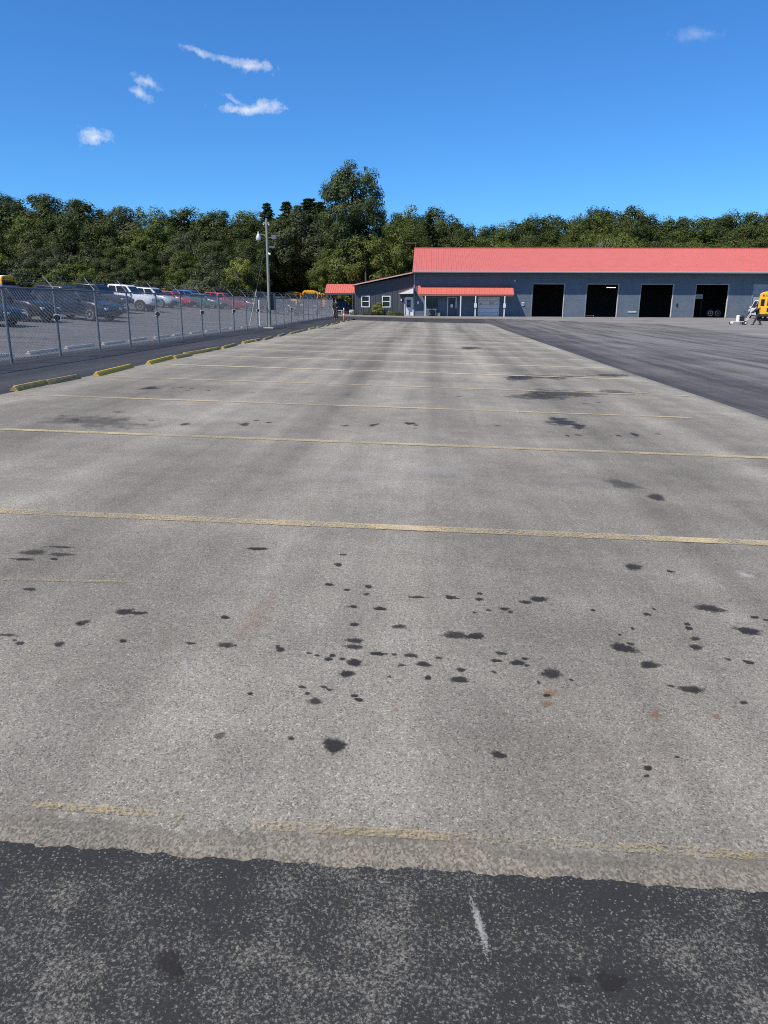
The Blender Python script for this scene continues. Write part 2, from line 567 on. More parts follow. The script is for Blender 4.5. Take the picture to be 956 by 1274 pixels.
GRIME = m_stain('grime_stain', (.035, .033, .031), .75, soft=1.7, rag=1.7, scale=5)
RUST = m_stain('rust_stain', (.30, .115, .04), .85, soft=1.4, rag=1.6, scale=30)
SCUFF = m_stain('white_scuff', (.52, .51, .48), .85, soft=1.6, rag=2.4, scale=110)

# ------------------------------------------------------------------ the ground and its pavements
def sheet(name, xs, yf, ny, material, off, kind='structure', parent=None):
    """paved sheet following the ground: columns at xs, rows between yf(x) = (y0, y1)"""
    m = MB(); n = len(xs); vs = []
    for j in range(ny + 1):
        for x in xs:
            y0, y1 = yf(x); y = y0 + (y1 - y0) * j / ny
            vs.append((x, y, gz(x, y) + off))
    fs = [(j * n + i, j * n + i + 1, (j + 1) * n + i + 1, (j + 1) * n + i) for j in range(ny) for i in range(n - 1)]
    m.add(vs, fs)
    o = put(name, m.mesh(name, material), parent)
    if kind and not parent: o['kind'] = kind
    return o


def rng(a, b, step):
    n = max(1, round((b - a) / step))
    return [a + (b - a) * i / n for i in range(n + 1)]


gx = [-900, -500, -250, -120] + rng(-70, 90, 4) + [150, 300, 600, 900]
sheet('ground', gx, lambda x: (-20, 150), 85, GRASS, -.09)
far_m = MB()
far_m.add([(-1200, 150, .2), (1200, 150, .2), (1200, 2500, .2), (-1200, 2500, .2)], [(0, 1, 2, 3)])
far_m.add([(-1200, -1200, -.95), (1200, -1200, -.95), (1200, -20, -.95), (-1200, -20, -.95)], [(0, 1, 2, 3)])
far_m.build('far_ground', GRASS)['kind'] = 'structure'
LX0, LX1, LY1 = -7.0, 5.45, 68.0
lot = sheet('parking_lot', rng(LX0, LX1, 1), lambda x: (1.83, LY1), 66, LOT, 0)
jr = random.Random(4)
jit = {}
def joint(x):
    k = round(x * 80)
    if k not in jit: jit[k] = 1.805 + .006 * math.sin(k * .045) + .004 * math.sin(k * .17 + 1) + .004 * math.sin(k * .53 + 2) + jr.uniform(-.005, .005)
    return jit[k]
sheet('joint_strip', rng(LX0, LX1, .5), lambda x: (1.74, 2.02), 1, SAND, .004)
sheet('access_road', rng(-40, -3, 2)[:-1] + rng(-3, -1.8, .05)[:-1] + rng(-1.8, 1.8, .0125) + rng(1.8, 3, .05)[1:] + rng(3, 40, 2)[1:], lambda x: (-14, joint(x)), 6, NEAR, .009)
sheet('sidewalk', rng(-10.6, LX0, 1), lambda x: (1.8, 82), 80, PATH, -.004)
sheet('side_lot', rng(-70, -10.6, 2), lambda x: (1.8, 128 if x > -30 else 97), 60, STAFF, -.006)
def far_edge(x):
    return 84 if x < 9 else 84 - (x - 9) * 9 / 12
sheet('service_yard', rng(LX1 - .05, 22.4, 1), lambda x: (1.8, far_edge(x)), 80, YARD, -.004)
sheet('cross_lane', rng(-10.6, LX1, 1), lambda x: (LY1 if x > LX0 - .01 else 82, 84), 16, YARD, -.005)
sheet('apron', rng(-11, LX1, 1) + rng(LX1, 22.4, 1)[1:], lambda x: (83.9 if x < LX1 else far_edge(x) - .1, 96.5), 24, APRON, -.010)
sheet('side_apron', rng(22.3, 60, 1), lambda x: (1.8, 96.5), 60, APRON, -.012)


def strip(name, p0, p1, w, material, off=.006, parent=lot, n=None):
    """painted line from p0 to p1 on the ground"""
    p0, p1 = Vector(p0), Vector(p1); d = p1 - p0; L = d.length; d /= L; s = Vector((-d.y, d.x)) * w / 2
    n = n or max(1, int(L / .5)); m = MB(); vs = []
    for i in range(n + 1):
        c = p0 + d * L * i / n
        for k in (s, -s):
            q = c + k; vs.append((q.x, q.y, gz(q.x, q.y) + off))
    m.add(vs, [(2 * i, 2 * i + 1, 2 * i + 3, 2 * i + 2) for i in range(n)])
    return put(name, m.mesh(name, material, fix=False), parent)


LINES_Y = [1.985 + 3.3 * k for k in range(1, 21)]
LINES_Y[:4] = [5.27, 8.68, 11.92, 15.12]
for k, yl in enumerate(LINES_Y):
    x1 = 5.3 if k != 2 else 4.2
    strip('stall_line', (LX0 + .1, yl + (.02 if k % 2 else -.02)), (x1 - (.5 * ((k * 37) % 5) / 5 if k > 2 else 0), yl), .125 if k < 4 else .15, YELLOW if k < 4 else YELLOW_FAR)
strip('stall_line', (-.52, 1.955), (5.3, 1.97), .042, YELLOW_THIN, .009, n=30)
strip('stall_line', (-1.25, 1.985), (-.75, 1.975), .035, YELLOW_THIN, .009)
strip('stall_line', (-2.9, 3.86), (-1.45, 3.96), .035, YELLOW_THIN, .006)
# parking lines on the apron in front of the shop
for x in (4.3, 7.2, 10.2, 13.4):
    strip('apron_line', (x + .25, 90.2), (x - .2, 92.6), .12, WHITE_LINE, .002, parent=bpy.data.objects['apron'])


def blot(name, x, y, rx, ry, material, strength, seed, parent, off, rot=0.0, n=22, rag=.3):
    rd = random.Random(seed); ph = [rd.uniform(0, 6.28) for _ in range(5)]
    vs, ed = [(x, y, gz(x, y) + off)], [1.0]
    for ring, e in ((.5, .55), (1.0, 0.0)):
        for k in range(n):
            t = 2 * math.pi * k / n
            r = ring * (1 + rag * (.5 * math.sin(2 * t + ph[0]) + .35 * math.sin(3 * t + ph[1]) + .25 * math.sin(5 * t + ph[2])) * ring)
            a, b = r * rx * math.cos(t), r * ry * math.sin(t)
            px = x + a * math.cos(rot) - b * math.sin(rot); py = y + a * math.sin(rot) + b * math.cos(rot)
            vs.append((px, py, gz(px, py) + off)); ed.append(e)
    fs = [(0, 1 + k, 1 + (k + 1) % n) for k in range(n)] + [(1 + k, 1 + n + k, 1 + n + (k + 1) % n, 1 + (k + 1) % n) for k in range(n)]
    me = bpy.data.meshes.new(name); me.from_pydata(vs, [], fs); me.materials.append(material)
    at = me.attributes.new('edge', 'FLOAT', 'POINT'); at.data.foreach_set('value', ed)
    o = put(name, me, parent); o['strength'] = float(strength)
    return o


STAINS = [(-1.57,3.53,0.027,0.023,1),(-1.49,3.52,0.023,0.015,1),(-1.72,3.37,0.016,0.021,1),(-2.01,3.19,0.023,0.009,1),(-1.91,3.11,0.011,0.012,1),(-1.72,3.12,0.014,0.016,1),(-1.44,3.19,0.011,0.011,1),(-1.11,3.2,0.013,0.009,1),(-0.94,3.2,0.021,0.019,1),(-1.03,3.52,0.014,0.013,1),(-0.67,3.18,0.013,0.013,1),(-2.21,3.77,0.02,0.014,1),(-2.32,4.27,0.015,0.014,1),(-2.39,4.5,0.043,0.012,1),(-2.5,4.24,0.034,0.014,1),(-1.11,4.64,0.037,0.017,1),(-0.55,4.05,0.014,0.013,1),(-0.54,4.4,0.015,0.019,1),(-0.53,4.6,0.013,0.012,1),(-0.32,4.05,0.014,0.016,1),(-0.32,3.93,0.011,0.012,1),(-0.38,3.74,0.013,0.014,1),(-0.35,3.51,0.015,0.012,1),(-0.44,3.98,0.012,0.009,1),(-0.33,3.32,0.026,0.016,1),(-0.33,3.25,0.027,0.015,1),(-0.21,3.19,0.025,0.01,1),(-0.31,3.09,0.02,0.022,1),(-0.33,2.98,0.018,0.02,1),(-0.42,3.15,0.009,0.01,1),(-0.43,3.11,0.013,0.01,1),(-0.37,3.12,0.009,0.008,1),(-0.53,3.16,0.008,0.006,1),(-0.49,3.14,0.008,0.006,1),(-0.51,2.84,0.01,0.007,1),(-0.42,2.85,0.01,0.007,1),(-0.39,2.83,0.007,0.007,1),(-0.48,2.79,0.007,0.007,1),(-0.44,2.73,0.017,0.016,1),(-0.28,2.79,0.008,0.008,1),(-0.26,2.76,0.012,0.008,1),(-0.49,2.45,0.008,0.009,1),(-0.32,2.42,0.027,0.027,1),(-0.72,2.76,0.006,0.007,1),(-0.23,3.73,0.02,0.014,1),(-0.68,3.2,0.009,0.008,1),(-0.69,3.22,0.007,0.006,1),(-1.74,3.36,0.008,0.009,1),(-1.95,3.14,0.007,0.006,1),(-0.03,3.92,0.025,0.012,1),(0.16,3.94,0.021,0.018,1),(0.33,4.02,0.009,0.012,1),(0.32,3.93,0.013,0.012,1),(0.58,3.92,0.02,0.015,1),(0.66,3.98,0.03,0.024,1),(0.45,3.81,0.014,0.014,1),(0.48,3.77,0.009,0.011,1),(0.36,3.78,0.009,0.008,1),(0.28,3.74,0.005,0.008,1),(0.94,3.85,0.007,0.011,1),(1.23,3.83,0.011,0.014,1),(1.29,3.91,0.006,0.009,1),(1.36,4.61,0.032,0.036,1),(1.58,4.56,0.013,0.015,1),(1.61,3.96,0.042,0.033,1),(1.4,3.67,0.011,0.016,1),(1.41,3.72,0.009,0.011,1),(1.39,3.54,0.014,0.015,1),(1.36,3.44,0.02,0.016,1),(1.71,3.67,0.039,0.026,1),(1.82,3.86,0.016,0.011,1),(1.87,3.83,0.009,0.011,1),(-0.12,3.51,0.02,0.017,1),(0.17,3.44,0.032,0.031,1),(0.27,3.44,0.028,0.021,1),(0.99,3.39,0.032,0.032,1),(1.04,3.44,0.01,0.012,1),(1.1,3.63,0.006,0.01,1),(1.01,3.54,0.006,0.007,1),(1.07,3.22,0.023,0.025,1),(-0.05,3.19,0.018,0.014,1),(0.01,3.11,0.02,0.016,1),(-0.09,3.09,0.009,0.008,1),(0.08,3.18,0.011,0.008,1),(0.03,2.98,0.01,0.011,1),(0.17,2.98,0.021,0.02,1),(0.18,3.07,0.014,0.012,1),(0.35,3.18,0.014,0.01,1),(0.38,3.26,0.016,0.009,1),(0.45,3.17,0.021,0.016,1),(0.49,3.22,0.009,0.008,1),(0.49,3.15,0.007,0.008,1),(0.33,3.07,0.006,0.008,1),(0.59,3.08,0.028,0.029,1),(0.67,3.03,0.005,0.006,1),(0.52,2.99,0.005,0.007,1),(1.11,3.02,0.009,0.009,1),(1.19,3.0,0.029,0.022,1),(1.47,3.32,0.009,0.009,1),(1.56,3.3,0.013,0.013,1),(1.38,2.91,0.009,0.01,1),(0.29,2.42,0.016,0.013,1),(0.96,2.47,0.005,0.005,1),(0.83,2.39,0.01,0.01,1),(0.81,2.34,0.006,0.006,1),(0.54,2.88,0.01,0.007,1),(-0.13,3.19,0.009,0.006,1),(-0.14,2.97,0.006,0.005,1),(2.07,6.54,0.037,0.091,0.8),(2.0,10.98,0.147,0.407,0.8),(2.16,10.56,0.083,0.189,0.8),(-5.07,13.4,0.135,0.184,0.8),(-2.42,9.72,0.031,0.099,0.8),(-0.72,10.04,0.043,0.104,0.8),(-0.23,10.3,0.05,0.109,0.8),(-3.18,9.55,0.035,0.064,0.8),(-2.51,4.37,0.049,0.03,0.8),(-2.32,4.36,0.044,0.022,0.8),(2.8,10.03,0.045,0.102,0.8),(2.16,17.94,0.297,0.528,0.8),(1.88,7.03,0.119,0.156,0.35),(-0.76,2.44,0.012,0.016,0.5),(-4.35,9.49,0.541,0.381,0.35),(3.1,18.48,0.619,0.447,0.6),(4.7,19.49,0.444,0.37,0.5),(2.66,14.77,0.658,0.578,0.5),(3.91,15.42,0.436,0.313,0.4),(2.03,14.18,0.314,0.535,0.45),(1.68,30.14,0.392,0.866,0.6)] + [(random.uniform(-5.2, 3.2), random.choice((9.8, 10.1, 13.4)) + random.gauss(0, .25), random.uniform(.015, .04), random.uniform(.015, .045), random.uniform(.45, .8)) for _ in range(26)]
for i, (x, y, rx, ry, d) in enumerate(STAINS):
    big = max(rx, ry) > .1
    blot('oil_stain', x, y, rx * (2.3 if not big else 1.6), ry * (2.05 if not big else 1.5), OIL if not big else GRIME, d * random.uniform(.72, 1.0) if not big else min(1, d * 1.2), i, lot, .0035 + (i % 9) * .0002, rag=.3 if not big else .5)
dr_ = random.Random(12)
for i, (x, y, rx, ry, d) in enumerate(STAINS):   # small drips beside the larger spots
    if i < 106 and rx > .014 and dr_.random() < .55:
        for q in range(dr_.choice((1, 1, 2))):
            s_ = dr_.uniform(.25, .5)
            blot('oil_stain', x + dr_.choice((-1, 1)) * rx * dr_.uniform(1.2, 2.4), y + ry * dr_.uniform(-.9, .9), max(.006, rx * s_), max(.006, ry * s_), OIL, dr_.uniform(.45, .85), 900 + i * 3 + q, lot, .0034)
for i, (x, y, rx, ry) in enumerate(((.56, 2.90, .035, .03), (.53, 2.81, .02, .025), (.97, 2.77, .03, .02), (-.10, 2.70, .012, .02), (-.86, 3.55, .07, .35), (1.22, 2.78, .02, .02))):
    blot('rust_stain', x, y, rx * 1.4, ry * 1.4, RUST, .5 if i != 4 else .12, 200 + i, lot, .003, rot=-.12 if i == 4 else 0)
for i, (x, y, rx, ry, a) in enumerate(((2.05, 4.55, .07, .06, .6), (-1.06, 2.97, .012, .16, .35), (.13, 7.3, .55, .3, .22), (-.65, 7.0, .3, .25, .22), (1.5, 7.1, .4, .2, .15), (-2.2, 2.9, .02, .12, .15))):
    blot('pale_scuff', x, y, rx, ry, SCUFF, a, 300 + i, lot, .0028, rot=.35 if i == 1 else 0, rag=.6)
road = bpy.data.objects['access_road']
blot('oil_stain', -.61, 1.43, .06, .035, OIL, .75, 401, road, .0125, rot=-.5, rag=.5)
blot('oil_stain', .48, 1.47, .055, .03, OIL, .6, 402, road, .0125, rag=.5)
blot('oil_stain', .39, 1.47, .022, .016, OIL, .6, 403, road, .0125)
blot('pale_scuff', .17, 1.615, .014, .13, SCUFF, .5, 404, road, .013, rot=.19, rag=.15)
blot('pale_scuff', .172, 1.60, .007, .09, SCUFF, .3, 405, road, .0128, rot=.19, rag=.15)

# ------------------------------------------------------------------ parking blocks
CONC = mat('weathered_concrete', (.46, .44, .38), .9, var=.3, scale=14, bump=.4)


def m_block_paint():
    m, g = custom('worn_yellow_block')
    P = g.n('TexCoord').outputs['Object']
    oi = g.n('ObjectInfo').outputs['Random']
    a = g.noise(g.pos(), 9, 6, .7)
    f = g.m('MULTIPLY', g.m('SUBTRACT', g.m('ADD', a, g.m('MULTIPLY', oi, .30)), .55), 4.0, clamp=True)
    c = g.mix(f, (.54, .36, .06), (.24, .20, .11))
    c = g.mix(1.0, c, g.m('MULTIPLY_ADD', g.noise(g.pos(), 40, 4, .7), .6, .7), 'MULTIPLY')
    bp = g.n('Bump', {'Strength': .5, 'Distance': .01, 'Height': a})
    finish(g, c, .85, bp.outputs[0], spec=.2)
    return m


BLOCK_Y = m_block_paint()


def block_mesh(L, mt):
    m = MB(); w, h = .09, .085
    rings = []
    for x, k in ((-L / 2, .82), (-L / 2 + .05, 1.0), (-L * .18, 1.0), (L * .18, 1.0), (L / 2 - .05, 1.0), (L / 2, .82)):
        rings.append([(x, -w * k, 0), (x, -w * .95 * k, h * .14), (x, -w * .24 * k, h * k), (x, w * .24 * k, h * k), (x, w * .95 * k, h * .14), (x, w * k, 0)])
    return m.loft(rings).mesh('parking_block', mt, smooth=True)


bm_long, bm_short, bm_pale = block_mesh(2.25, BLOCK_Y), block_mesh(1.2, BLOCK_Y), block_mesh(1.8, CONC)
yb = [(-7.06, 12.95, bm_short, 91, 'nearest bright yellow parking block by the sidewalk'),
      (-7.02, 14.05, bm_short, 88, 'olive parking block butted against the nearest yellow one')]
k = 0
y = 16.1
while y < 66:
    lab = {0: 'second bright yellow parking block along the sidewalk', 1: 'third yellow parking block along the sidewalk'}.get(k, 'worn yellow parking block farther along the sidewalk edge')
    yb.append((-6.95 + random.uniform(-.07, .06), y + random.uniform(-.25, .25), bm_long if k % 4 else bm_long, 90 + random.uniform(-4, 4), lab))
    if k in (1, 2, 4, 7):
        yb.append((-6.95 + random.uniform(-.05, .05), y + 1.55, bm_short, 90 + random.uniform(-5, 5), 'worn yellow parking block farther along the sidewalk edge'))
    y += 3.3; k += 1
for (x, y, me, a, lab) in yb:
    o = put('parking_block', me)
    o.matrix_world = slope_matrix(x, y, R(a), .0)
    tag(o, lab, 'parking block', 'yellow parking blocks along the left edge of the lot')
y, k = 18.7, 0
while y < 78:
    o = put('wheel_stop', bm_pale)
    o.matrix_world = slope_matrix(-11.05 + random.uniform(-.06, .06), y, R(90 + random.uniform(-2.5, 2.5)), -.004)
    tag(o, {0: 'pale concrete wheel stop behind the fence, nearest the camera', 1: 'second pale concrete wheel stop behind the fence'}.get(k, 'pale concrete wheel stop farther along behind the fence'),
        'wheel stop', 'pale wheel stops behind the fence')
    y += 2.45; k += 1

# ------------------------------------------------------------------ chain-link fence
GALV = mat('galvanised_steel', (.33, .35, .37), .5, metal=.7, var=.2, scale=30)
GALV_D = mat('dull_steel', (.16, .17, .185), .6, metal=.4, var=.2, scale=20)
WIRE = mat('fence_wire', (.27, .275, .28), .55, metal=.2, var=.1)
WHITE = mat('white_paint', (.76, .76, .74), .5, var=.06)
BLACK = mat('black_rubber', (.012, .012, .013), .75, var=.2)
POST_Y = [12.55, 15.0, 17.45, 19.9, 22.4, 24.8, 27.5, 30.25, 33.05, 35.85, 38.55, 41.3, 44.05, 46.7, 49.35, 52.15, 54.95, 57.8, 60.4, 62.9, 65.4, 68.0, 70.9, 73.8, 76.7, 79.4]
FX, FH = -9.92, 1.74
fence = tag(empty('chain_link_fence', (FX, 12.55, gz(FX, 12.55))), 'grey chain link fence with barbed wire arms between the two lots', 'fence')
fo = Vector(fence.location)
pm = MB().tube((0, 0, -.1), (0, 0, FH + .02), .034, n=8).tube((0, 0, FH + .02), (0, 0, FH + .07), .04, .02, n=8).mesh('post', GALV_D, True)
am = MB().tube((0, 0, FH + .03), (-.27, 0, FH + .36), .016, .012, n=5).mesh('barb_arm', GALV, True)
cm = MB().box(-.04, .10, -.07, .07, .95, 1.1).mesh('post_box', WHITE)
cm2 = MB().tube((.06, -.07, 1.02), (.06, -.13, 1.02), .075, n=10).mesh('lamp_shade', BLACK)
for i, y in enumerate(POST_Y):
    p = put('post', pm, fence); p.location = Vector((FX, y, gz(FX, y))) - fo
    a = put('barb_arm', am, p)
    if i in (3, 6, 8, 10, 12, 16):
        c = put('post_box', cm, p); c2 = put('post_lamp', cm2, p)
for i in range(len(POST_Y) - 1):
    y0, y1 = POST_Y[i], POST_Y[i + 1]
    za, zb = gz(FX, y0), gz(FX, y1)
    zt = lambda y: za + (zb - za) * (y - y0) / (y1 - y0)
    o = MB().tube((0, y0, za + FH), (0, y1, zb + FH), .021, n=6).build('top_rail', GALV_D, fence, True); o.location = (-fo.x + FX, -fo.y, -fo.z)
    m = MB(); sp, hb, ht = .071, .05, FH - .01
    def wire(ya, z_a, yb_, z_b):
        # clip to the panel, then a thin three-sided wire
        if ya > yb_: ya, z_a, yb_, z_b = yb_, z_b, ya, z_a
        if yb_ <= y0 or ya >= y1: return
        def at(y): return z_a + (z_b - z_a) * (y - ya) / (yb_ - ya)
        A, B = max(ya, y0), min(yb_, y1); zA, zB = at(A), at(B)
        pa, pb = Vector((0, A, zA + zt(A))), Vector((0, B, zB + zt(B)))
        m.tube(pa, pb, .0026, n=3, cap=False)
    span = ht - hb; q = y0 - span
    while q < y1:
        wire(q, hb, q + span, ht); wire(q, ht, q + span, hb); q += sp
    o = put('mesh_panel', m.mesh('mesh_panel', WIRE, fix=False), fence); o.location = (-fo.x + FX, -fo.y, -fo.z)
    o['kind'] = 'stuff'
    m = MB()
    for t in (.35, .68, 1.0):
        m.tube((-.27 * t, y0, za + FH + .03 + .33 * t), (-.27 * t, y1, zb + FH + .03 + .33 * t), .0032, n=3, cap=False)
        yy = y0 + .1
        while yy < y1:
            zz = zt(yy) + FH + .03 + .33 * t
            m.tube((-.27 * t - .012, yy, zz - .012), (-.27 * t + .012, yy, zz + .012), .003, n=3, cap=False); yy += .13
    o = put('barbed_wire', m.mesh('barbed_wire', GALV_D, fix=False), fence); o.location = (-fo.x + FX, -fo.y, -fo.z)
# fence returning towards the carport
zq = gz(FX, 79.4)

# ------------------------------------------------------------------ yard light pole with its guy wire
PX, PY = -9.42, 45.0
pz = gz(PX, PY)
POLE = mat('grey_green_pole', (.23, .24, .20), .75, var=.25, scale=5)
pole = tag(empty('light_pole', (PX, PY, pz)), 'tall grey light pole with curved lamp arm beside the fence', 'light pole')
MB().tube((0, 0, -.2), (.02, 0, 6.05), .095, .068, n=12).build('pole', POLE, pole, True)
MB().box(-.17, .17, -.05, .05, 5.84, 5.92).box(-.05, .05, -.05, .05, 5.92, 6.12).build('cross_arm', GALV, pole)
for s in (-1, 1):
    MB().tube((.15 * s, 0, 5.76), (.15 * s, 0, 5.86), .035, .05, n=8).build('floodlight', WHITE, pole, True)
pts = [(0, 0, 4.98), (-.08, 0, 5.16), (-.2, 0, 5.25), (-.34, 0, 5.27), (-.46, 0, 5.26)]
MB().path(pts, [.022] * 5, 6).build('lamp_arm', GALV, pole, True)
lm = MB()
prof = [(.03, 5.42), (.05, 5.30), (.07, 5.24), (.135, 5.16), (.15, 5.02), (.13, 4.95), (.09, 4.93)]
lm.loft([[(-.48 + r * math.cos(2 * math.pi * k / 14), r * math.sin(2 * math.pi * k / 14), z) for k in range(14)] for r, z in prof])
lm.build('lamp_head', mat('pale_grey_metal', (.55, .56, .56), .4, metal=.3), pole, True)
MB().box(.30, .55, -.12, .12, 5.0, 5.22).box(.55, .78, -.03, .03, 5.16, 5.2).box(.07, .30, -.02, .02, 5.08, 5.12).build('camera_box', GALV_D, pole)
MB().box(.12, .46, -.05, .05, 4.54, 4.62).tube((.42, 0, 4.58), (.42, 0, 5.0), .015, n=6).build('bracket', GALV_D, pole)
MB().tube((.08, -.05, 4.22), (.2, -.12, 4.16), .05, .06, n=8).build('security_camera', WHITE, pole, True)
MB().box(.02, .34, .10, .30, 1.05, 2.0).build('control_box', mat('dark_grey_box', (.05, .055, .06), .5), pole, bevel=.01)
MB().box(-.15, -.085, -.08, .08, .95, 1.55).build('meter_box', GALV_D, pole)
MB().box(-.34, .26, -.26, .26, -.05, .05).build('footing', CONC, pole, bevel=.02)
gx0, gy0 = -11.13, 47.1
guy = tag(empty('guy_wire', (gx0, gy0, gz(gx0, gy0))), 'guy wire with a pale yellow guard slanting up to the pole', 'guy wire')
top = Vector((PX - gx0, PY - gy0, pz + 5.2 - gz(gx0, gy0)))
MB().tube((0, 0, 0), top, .011, n=5).build('cable', GALV_D, guy)
MB().tube(top * .01, top * .42, .042, .03, n=8).build('guard', mat('pale_yellow_guard', (.62, .60, .38), .6), guy, True)
gp = empty('white_post', (-10.75, 48.3, gz(-10.75, 48.3)))
MB().tube((0, 0, -.1), (0, 0, 1.55), .05, n=10).build('shaft', WHITE, gp, True)
MB().tube((0, 0, 1.55), (0, 0, 1.6), .055, .03, n=10).build('cap', WHITE, gp, True)
tag(gp, 'plain white pipe post behind the fence beside the light pole', 'post')

# ------------------------------------------------------------------ main garage
RED = mat('red_metal_roof', (.54, .138, .104), .45, var=.10, scale=.7)
TRIM = mat('grey_trim', (.42, .42, .42), .55, var=.08)
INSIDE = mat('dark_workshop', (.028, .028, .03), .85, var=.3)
GREYDOOR = mat('grey_door', (.30, .31, .33), .55, var=.08)
CREAM = mat('off_white_door', (.62, .63, .64), .55, var=.08)
FZ = .32
garage = tag(empty('garage', (25, 95, FZ)), 'long slate blue block garage with red metal roof and open bays', 'garage')
GO = Vector((25, 95, FZ))


def gbuild(m, name, mt, parent, smooth=False, bevel=0):
    """geometry given in place, parented under an object that stands at GO (or under one of its parts)"""
    m.v = [(v[0] - GO.x, v[1] - GO.y, v[2] - GO.z) for v in m.v]
    return m.build(name, mt, parent, smooth, bevel)


def wall_with_openings(m, x0, x1, z0, z1, y0, y1, ops):
    x = x0
    for a, b, lo, hi in sorted(ops):
        if a > x: m.box(x, a, y0, y1, z0, z1)
        if hi < z1: m.box(a, b, y0, y1, hi, z1)
        if lo > z0: m.box(a, b, y0, y1, z0, lo)
        x = b
    if x < x1: m.box(x, x1, y0, y1, z0, z1)


BX0, BX1, BD = -1.75, 54.0, 113.0
BAYS = [(12.65, 16.47), (19.17, 22.95), (25.62, 29.47), (32.14, 36.0), (38.88, 42.7), (45.4, 49.2)]
BT = 4.17
ops = [(a, b, FZ - .2, BT) for a, b in BAYS] + [(-.25, 1.16, 1.3, 2.5), (2.3, 3.45, FZ - .2, 2.62), (6.05, 8.75, FZ - .2, 2.65)]
EV = 5.36      # height of the wall head
w = MB(); wall_with_openings(w, BX0, BX1, FZ - .2, EV, 95, 95.25, ops)
gbuild(w, 'front_wall', BLOCK, garage)
w = MB().box(BX0, BX0 + .25, 95.25, BD, FZ - .2, EV).box(BX1 - .25, BX1, 95.25, BD, FZ - .2, EV).box(BX0 + .25, BX1 - .25, BD - .25, BD, FZ - .2, EV)
w.prism([(BX0 + .02, 95.3, EV), (BX0 + .02, 104, 8.55), (BX0 + .02, BD - .05, EV)], (.2, 0, 0)).prism([(BX1 - .22, 95.3, EV), (BX1 - .22, 104, 8.55), (BX1 - .22, BD - .05, EV)], (.2, 0, 0))
gbuild(w, 'end_wall', BLOCK, garage)
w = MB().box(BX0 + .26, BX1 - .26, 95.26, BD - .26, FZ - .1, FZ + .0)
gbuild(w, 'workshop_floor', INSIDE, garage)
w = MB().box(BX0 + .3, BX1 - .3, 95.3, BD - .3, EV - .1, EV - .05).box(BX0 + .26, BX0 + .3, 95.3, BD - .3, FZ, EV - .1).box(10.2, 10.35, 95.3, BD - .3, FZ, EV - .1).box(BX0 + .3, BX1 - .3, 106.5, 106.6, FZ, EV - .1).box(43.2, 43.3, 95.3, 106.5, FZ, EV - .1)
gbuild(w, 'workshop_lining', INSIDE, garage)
# roof: two ribbed slopes
EY, EZ, RY, RZ = 93.76, 5.60, 104.0, 8.90
RX0, RX1 = -2.0, 54.3
r = MB()
by = 2 * RY - EY
r.prism([(RX0, EY, EZ), (RX0, RY, RZ), (RX0, by, EZ), (RX0, by, EZ - .07), (RX0, RY, RZ - .07), (RX0, EY, EZ - .07)], (RX1 - RX0, 0, 0))
roof = gbuild(r, 'roof', RED, garage)
rb = MB(); x = RX0 + .1
while x < RX1 - .05:
    for (ya, yb2) in ((EY + .005, RY - .06), (by - .005, RY + .06)):
        za = EZ + (RZ - EZ) * abs(ya - (EY if ya < RY else by)) / (RY - EY); zb2 = EZ + (RZ - EZ) * abs(yb2 - (EY if yb2 < RY else by)) / (RY - EY)
        rb.add([(x - .035, ya, za + .002), (x, ya, za + .034), (x + .035, ya, za + .002), (x - .035, yb2, zb2 + .002), (x, yb2, zb2 + .034), (x + .035, yb2, zb2 + .002)], [(0, 1, 4, 3), (1, 2, 5, 4), (0, 2, 1), (3, 4, 5)])
    x += .305
o = gbuild(rb, 'roof_ribs', RED, roof); o['kind'] = 'stuff'
gbuild(MB().box(RX0, RX1, RY - .16, RY + .16, RZ - .02, RZ + .055), 'ridge_cap', RED, roof)
gbuild(MB().prism([(RX0, EY - .11, EZ + .01), (RX0, EY - .005, EZ + .01), (RX0, EY - .005, EZ - .2), (RX0, EY - .07, EZ - .2), (RX0, EY - .11, EZ - .1)], (RX1 - RX0, 0, 0)), 'gutter', TRIM, garage)
gbuild(MB().box(RX0 + .01, RX1 - .01, EY + .002, 94.998, EV - .02, EV + .03).box(RX0 + .01, RX1 - .01, EY, EY + .04, EV + .031, EZ - .075), 'soffit', mat('dark_soffit', (.10, .10, .11), .7), garage)
gbuild(MB().box(BX0 - .1, BX0, 94.90, 95.0, FZ, EV - .03), 'downpipe', TRIM, garage)
FRAME = mat('door_trim', (.60, .60, .58), .6, var=.1)
BAYTRIM = mat('bay_trim', (.17, .19, .21), .6, var=.15)
for i, (a, b) in enumerate(BAYS):
    f = gbuild(MB().box(a - .10, a, 94.965, 94.998, FZ, BT + .1).box(b, b + .10, 94.965, 94.998, FZ, BT + .1).box(a, b, 94.965, 94.998, BT, BT + .1), 'bay_frame', BAYTRIM, garage)
    gbuild(MB().box(a, a + .03, 95.0, 95.25, FZ, BT - .03).box(b - .03, b, 95.0, 95.25, FZ, BT - .03).box(a, b, 95.0, 95.25, BT - .03, BT), 'jamb', FRAME, f)
    if i >= 4:
        for k in range(7):
            z0 = FZ + .01 + k * .545
            gbuild(MB().box(a + .035, b - .035, 95.1, 95.15, z0, min(z0 + .535, BT - .035)), 'door_panel', GREYDOOR, f, bevel=.012)
    else:
        gbuild(MB().box(a + .1, b - .1, 95.4, 98.2, BT + .25, BT + .3), 'raised_door', INSIDE, f)
